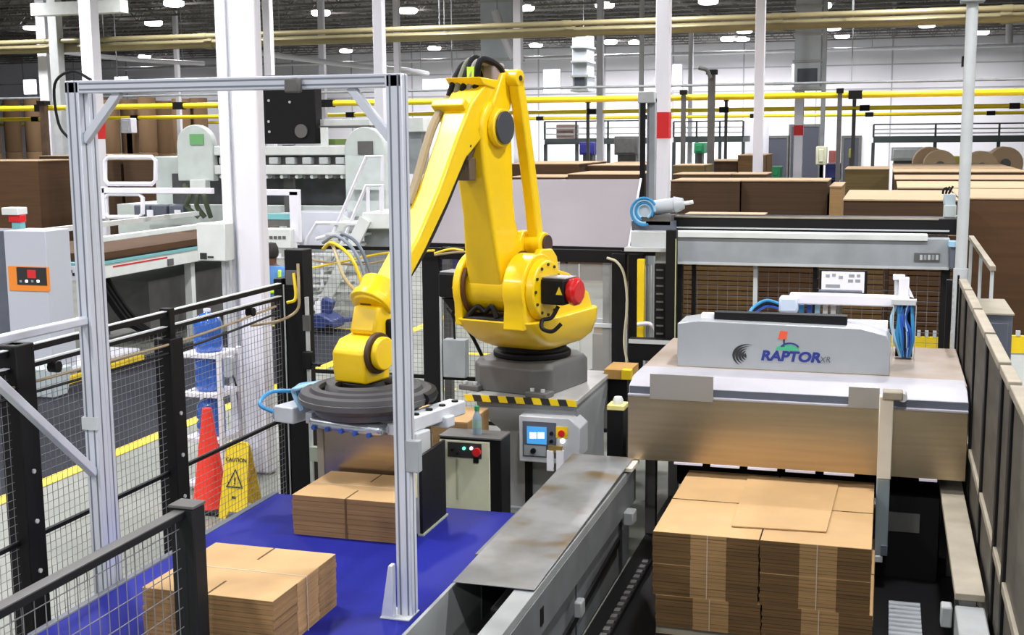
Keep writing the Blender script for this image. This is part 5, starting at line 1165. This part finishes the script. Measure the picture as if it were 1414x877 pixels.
stack(170, 260, 220, 2.72, 2.5, 'brown board stack seen through the guard loop, right half', edge=STKE)
# striped stack behind the beam on a yellow rail
ls_ = thing('sheet_pile', 'wide pile of dark corrugated sheets behind the white machine', 'cardboard stack', (-.8, 16, 0))
a = P(930, 470, Y=15.8); b = P(1335, 365, Y=15.8)
xs0 = a.x
for k, (u0, u1) in enumerate(((930, 1040), (1046, 1122), (1130, 1218), (1226, 1322))):
    x0 = P(u0, 420, Y=15.8).x; x1 = P(u1, 420, Y=15.8).x; mb = MB(); n = 24
    for i in range(n):
        j = random.uniform(-.012, .012); mb.box((x0, 15.8+j, .50+i*.062), (x1, 17.2, .50+i*.062+.050))
    mb.build('sheet_layers', BROWN if k % 2 else CARDE, ls_, smooth=False)
MB().box((xs0, 15.82, .32), (P(1322, 400, Y=15.8).x, 17.2, .50)).build('pallet_deck', TANP, ls_)
yg = thing('yellow_skirt', 'yellow slatted skirt rail under the sheet pile', 'rail', (.6, 15.6, 0))
x0, x1 = P(1262, 480, Y=15.6).x, P(1316, 480, Y=15.6).x; z0, z1 = P(1290, 494, Y=15.6).z, P(1290, 466, Y=15.6).z
MB().box((xs0, 15.6, z0), (x1+.05, 15.65, z1)).build('yellow_board', YELD, yg); MB().box((xs0, 15.61, 0), (x1+.05, 15.66, z0)).build('kick_board', TANP, yg)
for k in range(14): MB().box((x0-.6+.09*k, 15.59, z1), (x0-.56+.09*k, 15.62, z1+.08)).build('stud', LGREY, yg)
x0 = P(1402, 475, Y=12.5).x
yg2 = thing('yellow_skirt', 'yellow slatted rail at the right edge beyond the cabinet', 'rail', (x0, 12.5, 0))
za, zb2 = P(1405, 488, Y=12.5).z, P(1405, 464, Y=12.5).z
MB().box((x0-.1, 12.5, za), (x0+.8, 12.55, zb2)).build('yellow_board', YELD, yg2); MB().box((x0-.1, 12.51, 0), (x0+.8, 12.54, za)).build('kick_board', OFFWH, yg2)
for k in range(7): MB().box((x0+.06*k*2, 12.49, zb2), (x0+.04+.12*k, 12.52, zb2+.05)).build('stud', LGREY, yg2)
# upright paper rolls at the far left
ry = 52
ORD = ['first', 'second', 'third', 'fourth', 'fifth', 'sixth', 'seventh', 'eighth', 'ninth', 'tenth', 'eleventh', 'twelfth']
k = 0
for i, u in enumerate((-14, 16, 45, 78, 106, 138, 152, 178, 203, 226, 250, 274)):
    p = P(u, 150, Y=ry+(i % 2)*1.0); hgt = P(u, 138-(i % 3)*2, Y=ry).z
    rl = thing('paper_roll', 'upright kraft paper roll, %s from the left edge in the far row' % ORD[i], 'paper roll', (p.x, p.y, 0), 'upright paper rolls at the far left')
    hh = hgt/2-.01
    MB().lathe([(0, 0), (.40, 0), (.42, .03), (.42, hh-.03), (.40, hh), (0, hh)], (p.x, p.y, 0), 24).build('lower_roll', ROLLM, rl)
    MB().lathe([(0, 0), (.40, 0), (.42, .03), (.42, hh-.03), (.40, hh), (.08, hh), (.08, hh-.05), (0, hh-.05)], (p.x, p.y, hh+.01), 24).build('upper_roll', ROLLM, rl)
# lying rolls at the right
for u, v, r, yy, l in ((1297, 226, .55, 44, 'pale paper roll lying on its side left of the right pole'), (1312, 229, .5, 42, 'paper roll lying in front of another by the right pole'), (1370, 231, .5, 42, 'brown paper roll lying right of the right pole'), (1402, 226, .55, 44, 'kraft paper roll lying at the right edge')):
    p = P(u, v, Y=yy)
    o = thing('lying_roll', l, 'paper roll', (p.x, yy, p.z))
    MB().cyl((p.x-.3, yy, p.z), (p.x-.3, yy+1.4, p.z), r, 24).build('roll_body', STKT, o, bevel=.02); MB().cyl((p.x-.3, yy-.02, p.z), (p.x-.3, yy+.02, p.z), r*.3, 16).build('roll_core', DGREY, o)
    MB().box((p.x-.9, yy, 0), (p.x+.3, yy+1.4, p.z-r)).build('cradle', TANP, o)
# far mezzanines
def mezz(label, u0, u1, vdeck, vtop, Y):
    a = P(u0, vdeck, Y=Y); b = P(u1, vdeck, Y=Y); zt_ = P(u0, vtop, Y=Y).z
    t = thing('mezzanine', label, 'mezzanine', ((a.x+b.x)/2, Y, 0)); z = a.z
    MM = mat('mezz_green_grey', (.07, .09, .09), .6)
    MB().box((a.x, Y, z-.22), (b.x, Y+3, z+.05)).build('deck_beam', MM, t)
    n = max(3, int((b.x-a.x)/2.2))
    for k in range(n+1):
        x = a.x+(b.x-a.x)*k/n
        MB().box((x-.07, Y+.1, 0), (x+.07, Y+.24, z-.22)).build('leg', MM, t); MB().box((x-.04, Y, z), (x+.04, Y+.08, zt_)).build('rail_post', MM, t)
    for f_ in (.3, .62, 1.0): MB().box((a.x, Y, z+(zt_-z)*f_-.03), (b.x, Y+.05, z+(zt_-z)*f_+.03)).build('hand_rail', MM if f_ == 1 else LGREY, t)
    return t
mezz('dark steel mezzanine at far right under the yellow rails', 1206, 1470, 190, 172, 56)
mezz('dark steel mezzanine left of the banded column', 752, 884, 193, 168, 56)
mezz('dark steel mezzanine right of the banded column', 930, 1026, 190, 168, 58)
# small far equipment
def farbox(name, label, cat, u0, v0, u1, v1, Y, mt, dy=1.0, sup=True):
    q = P(u0, v1, Y=Y); r = P(u1, v0, Y=Y)
    t = thing(name, label, cat, ((q.x+r.x)/2, Y, 0))
    MB().box((q.x, Y, q.z), (r.x, Y+dy, r.z)).build('body', mt, t, bevel=.03)
    MB().box((q.x+.08, Y-.03, q.z+.08), (r.x-.08, Y, r.z-.08)).build('front_panel', mt, t, bevel=.02)
    if sup and q.z > .1: MB().box((q.x+.1, Y+.2, 0), (r.x-.1, Y+dy-.2, q.z)).build('support', DGREY, t)
farbox('post_box', 'pale box on a post in front of the dark doors', 'electrical box', 1126, 202, 1142, 228, 34, CREAM, .4)
farbox('blue_drum', 'dark blue bin beside the pale post box', 'bin', 1139, 226, 1160, 250, 36, mat('dark_blue', (.015, .02, .12), .5))
farbox('red_sign', 'small white and red notice on dark far machine', 'sign', 1144, 208, 1156, 226, 40, mat('notice_pink', (.55, .18, .16), .6), .2)
farbox('green_bin', 'green bin far behind the stacks by the doors', 'bin', 1064, 230, 1078, 246, 40, GREEN)
farbox('green_machine', 'small green machine far right of the banded column', 'machine', 958, 197, 972, 212, 50, GREEN)
farbox('yellow_tote', 'yellow-green container far behind by the right pole', 'container', 1312, 216, 1326, 234, 46, mat('tote_yellow', (.55, .62, .08), .5))
farbox('blue_pump', 'small blue machine far behind, left of the mast', 'machine', 800, 196, 820, 214, 50, mat('indigo', (.03, .03, .25), .5))
farbox('dark_machine', 'dark far machine beneath the left mezzanine', 'machine', 848, 188, 880, 214, 50, DGREY)
farbox('grey_machine', 'grey far machine beneath the right mezzanine', 'machine', 1230, 203, 1275, 222, 52, LGREY)
farbox('white_tank', 'bright white tank far right of the right pole', 'tank', 1361, 209, 1377, 232, 50, WHITE)
farbox('pink_crate', 'pinkish pallet load on the left mezzanine', 'crate', 768, 172, 792, 191, 57, mat('dusty_pink', (.42, .30, .27), .7), sup=False)
farbox('door_post', 'white narrow post with pale yellow guard near the doors', 'post', 1172, 205, 1177, 218, 46, mat('yellow_guard', (.60, .65, .1), .5), .3)
farbox('white_wall_block', 'white office block behind the slim pale column', 'partition', 1023, 165, 1055, 245, 66, WHITE, 3)
farbox('label_box', 'white box on a pale stake before the paper rolls', 'electrical box', 167, 163, 180, 184, 40, WHITE, .4)
# black light-curtain post with white cap beside the machine
t = thing('stop_post', 'black post with yellow-collared white button left of the stainless face', 'post', (-1.95, 9.2, 0))
a = P(838, 566, Y=9.3); b = P(864, 566, Y=9.3)
MB().box((a.x, 9.3, 0), (b.x-.02, 9.45, a.z)).build('post', BLACK, t, bevel=.006)
MB().box((a.x-.0, 9.29, a.z), (b.x-.01, 9.46, a.z+.04)).build('yellow_collar', mat('pale_yellow', (.75, .68, .25), .5), t, bevel=.006)
MB().lathe([(0, 0), (.04, 0), (.042, .03), (.03, .055), (0, .06)], ((a.x+b.x)/2, 9.37, a.z+.04), 16).build('button', OFFWH, t)
t = thing('pale_ledge', 'brown and yellow ledge behind the pedestal right corner', 'ledge', (-2.2, 10.8, 0))
fb('ledge', 834, 512, 870, 523, 10.9, .4, mat('ochre', (.42, .24, .06), .6), t); fb('yellow_end', 858, 512, 871, 524, 10.89, .1, YELD, t); fb('ledge_post', 838, 523, 866, 700, 11.0, .2, BLACK, t)
t = thing('carton', 'half-open grey-brown carton behind the robot by the clear panel', 'box', (P(832, 500, Y=13.5).x, 13.5, 0))
fb('carton_body', 818, 463, 862, 510, 13.5, .5, mat('carton_taupe', (.16, .13, .10), .8), t); fb('carton_top', 820, 452, 862, 464, 13.6, .4, CARDM, t)
q = P(840, 510, Y=13.6); MB().box((q.x-.2, 13.55, 0), (q.x+.2, 13.95, q.z)).build('stand', DGREY, t)
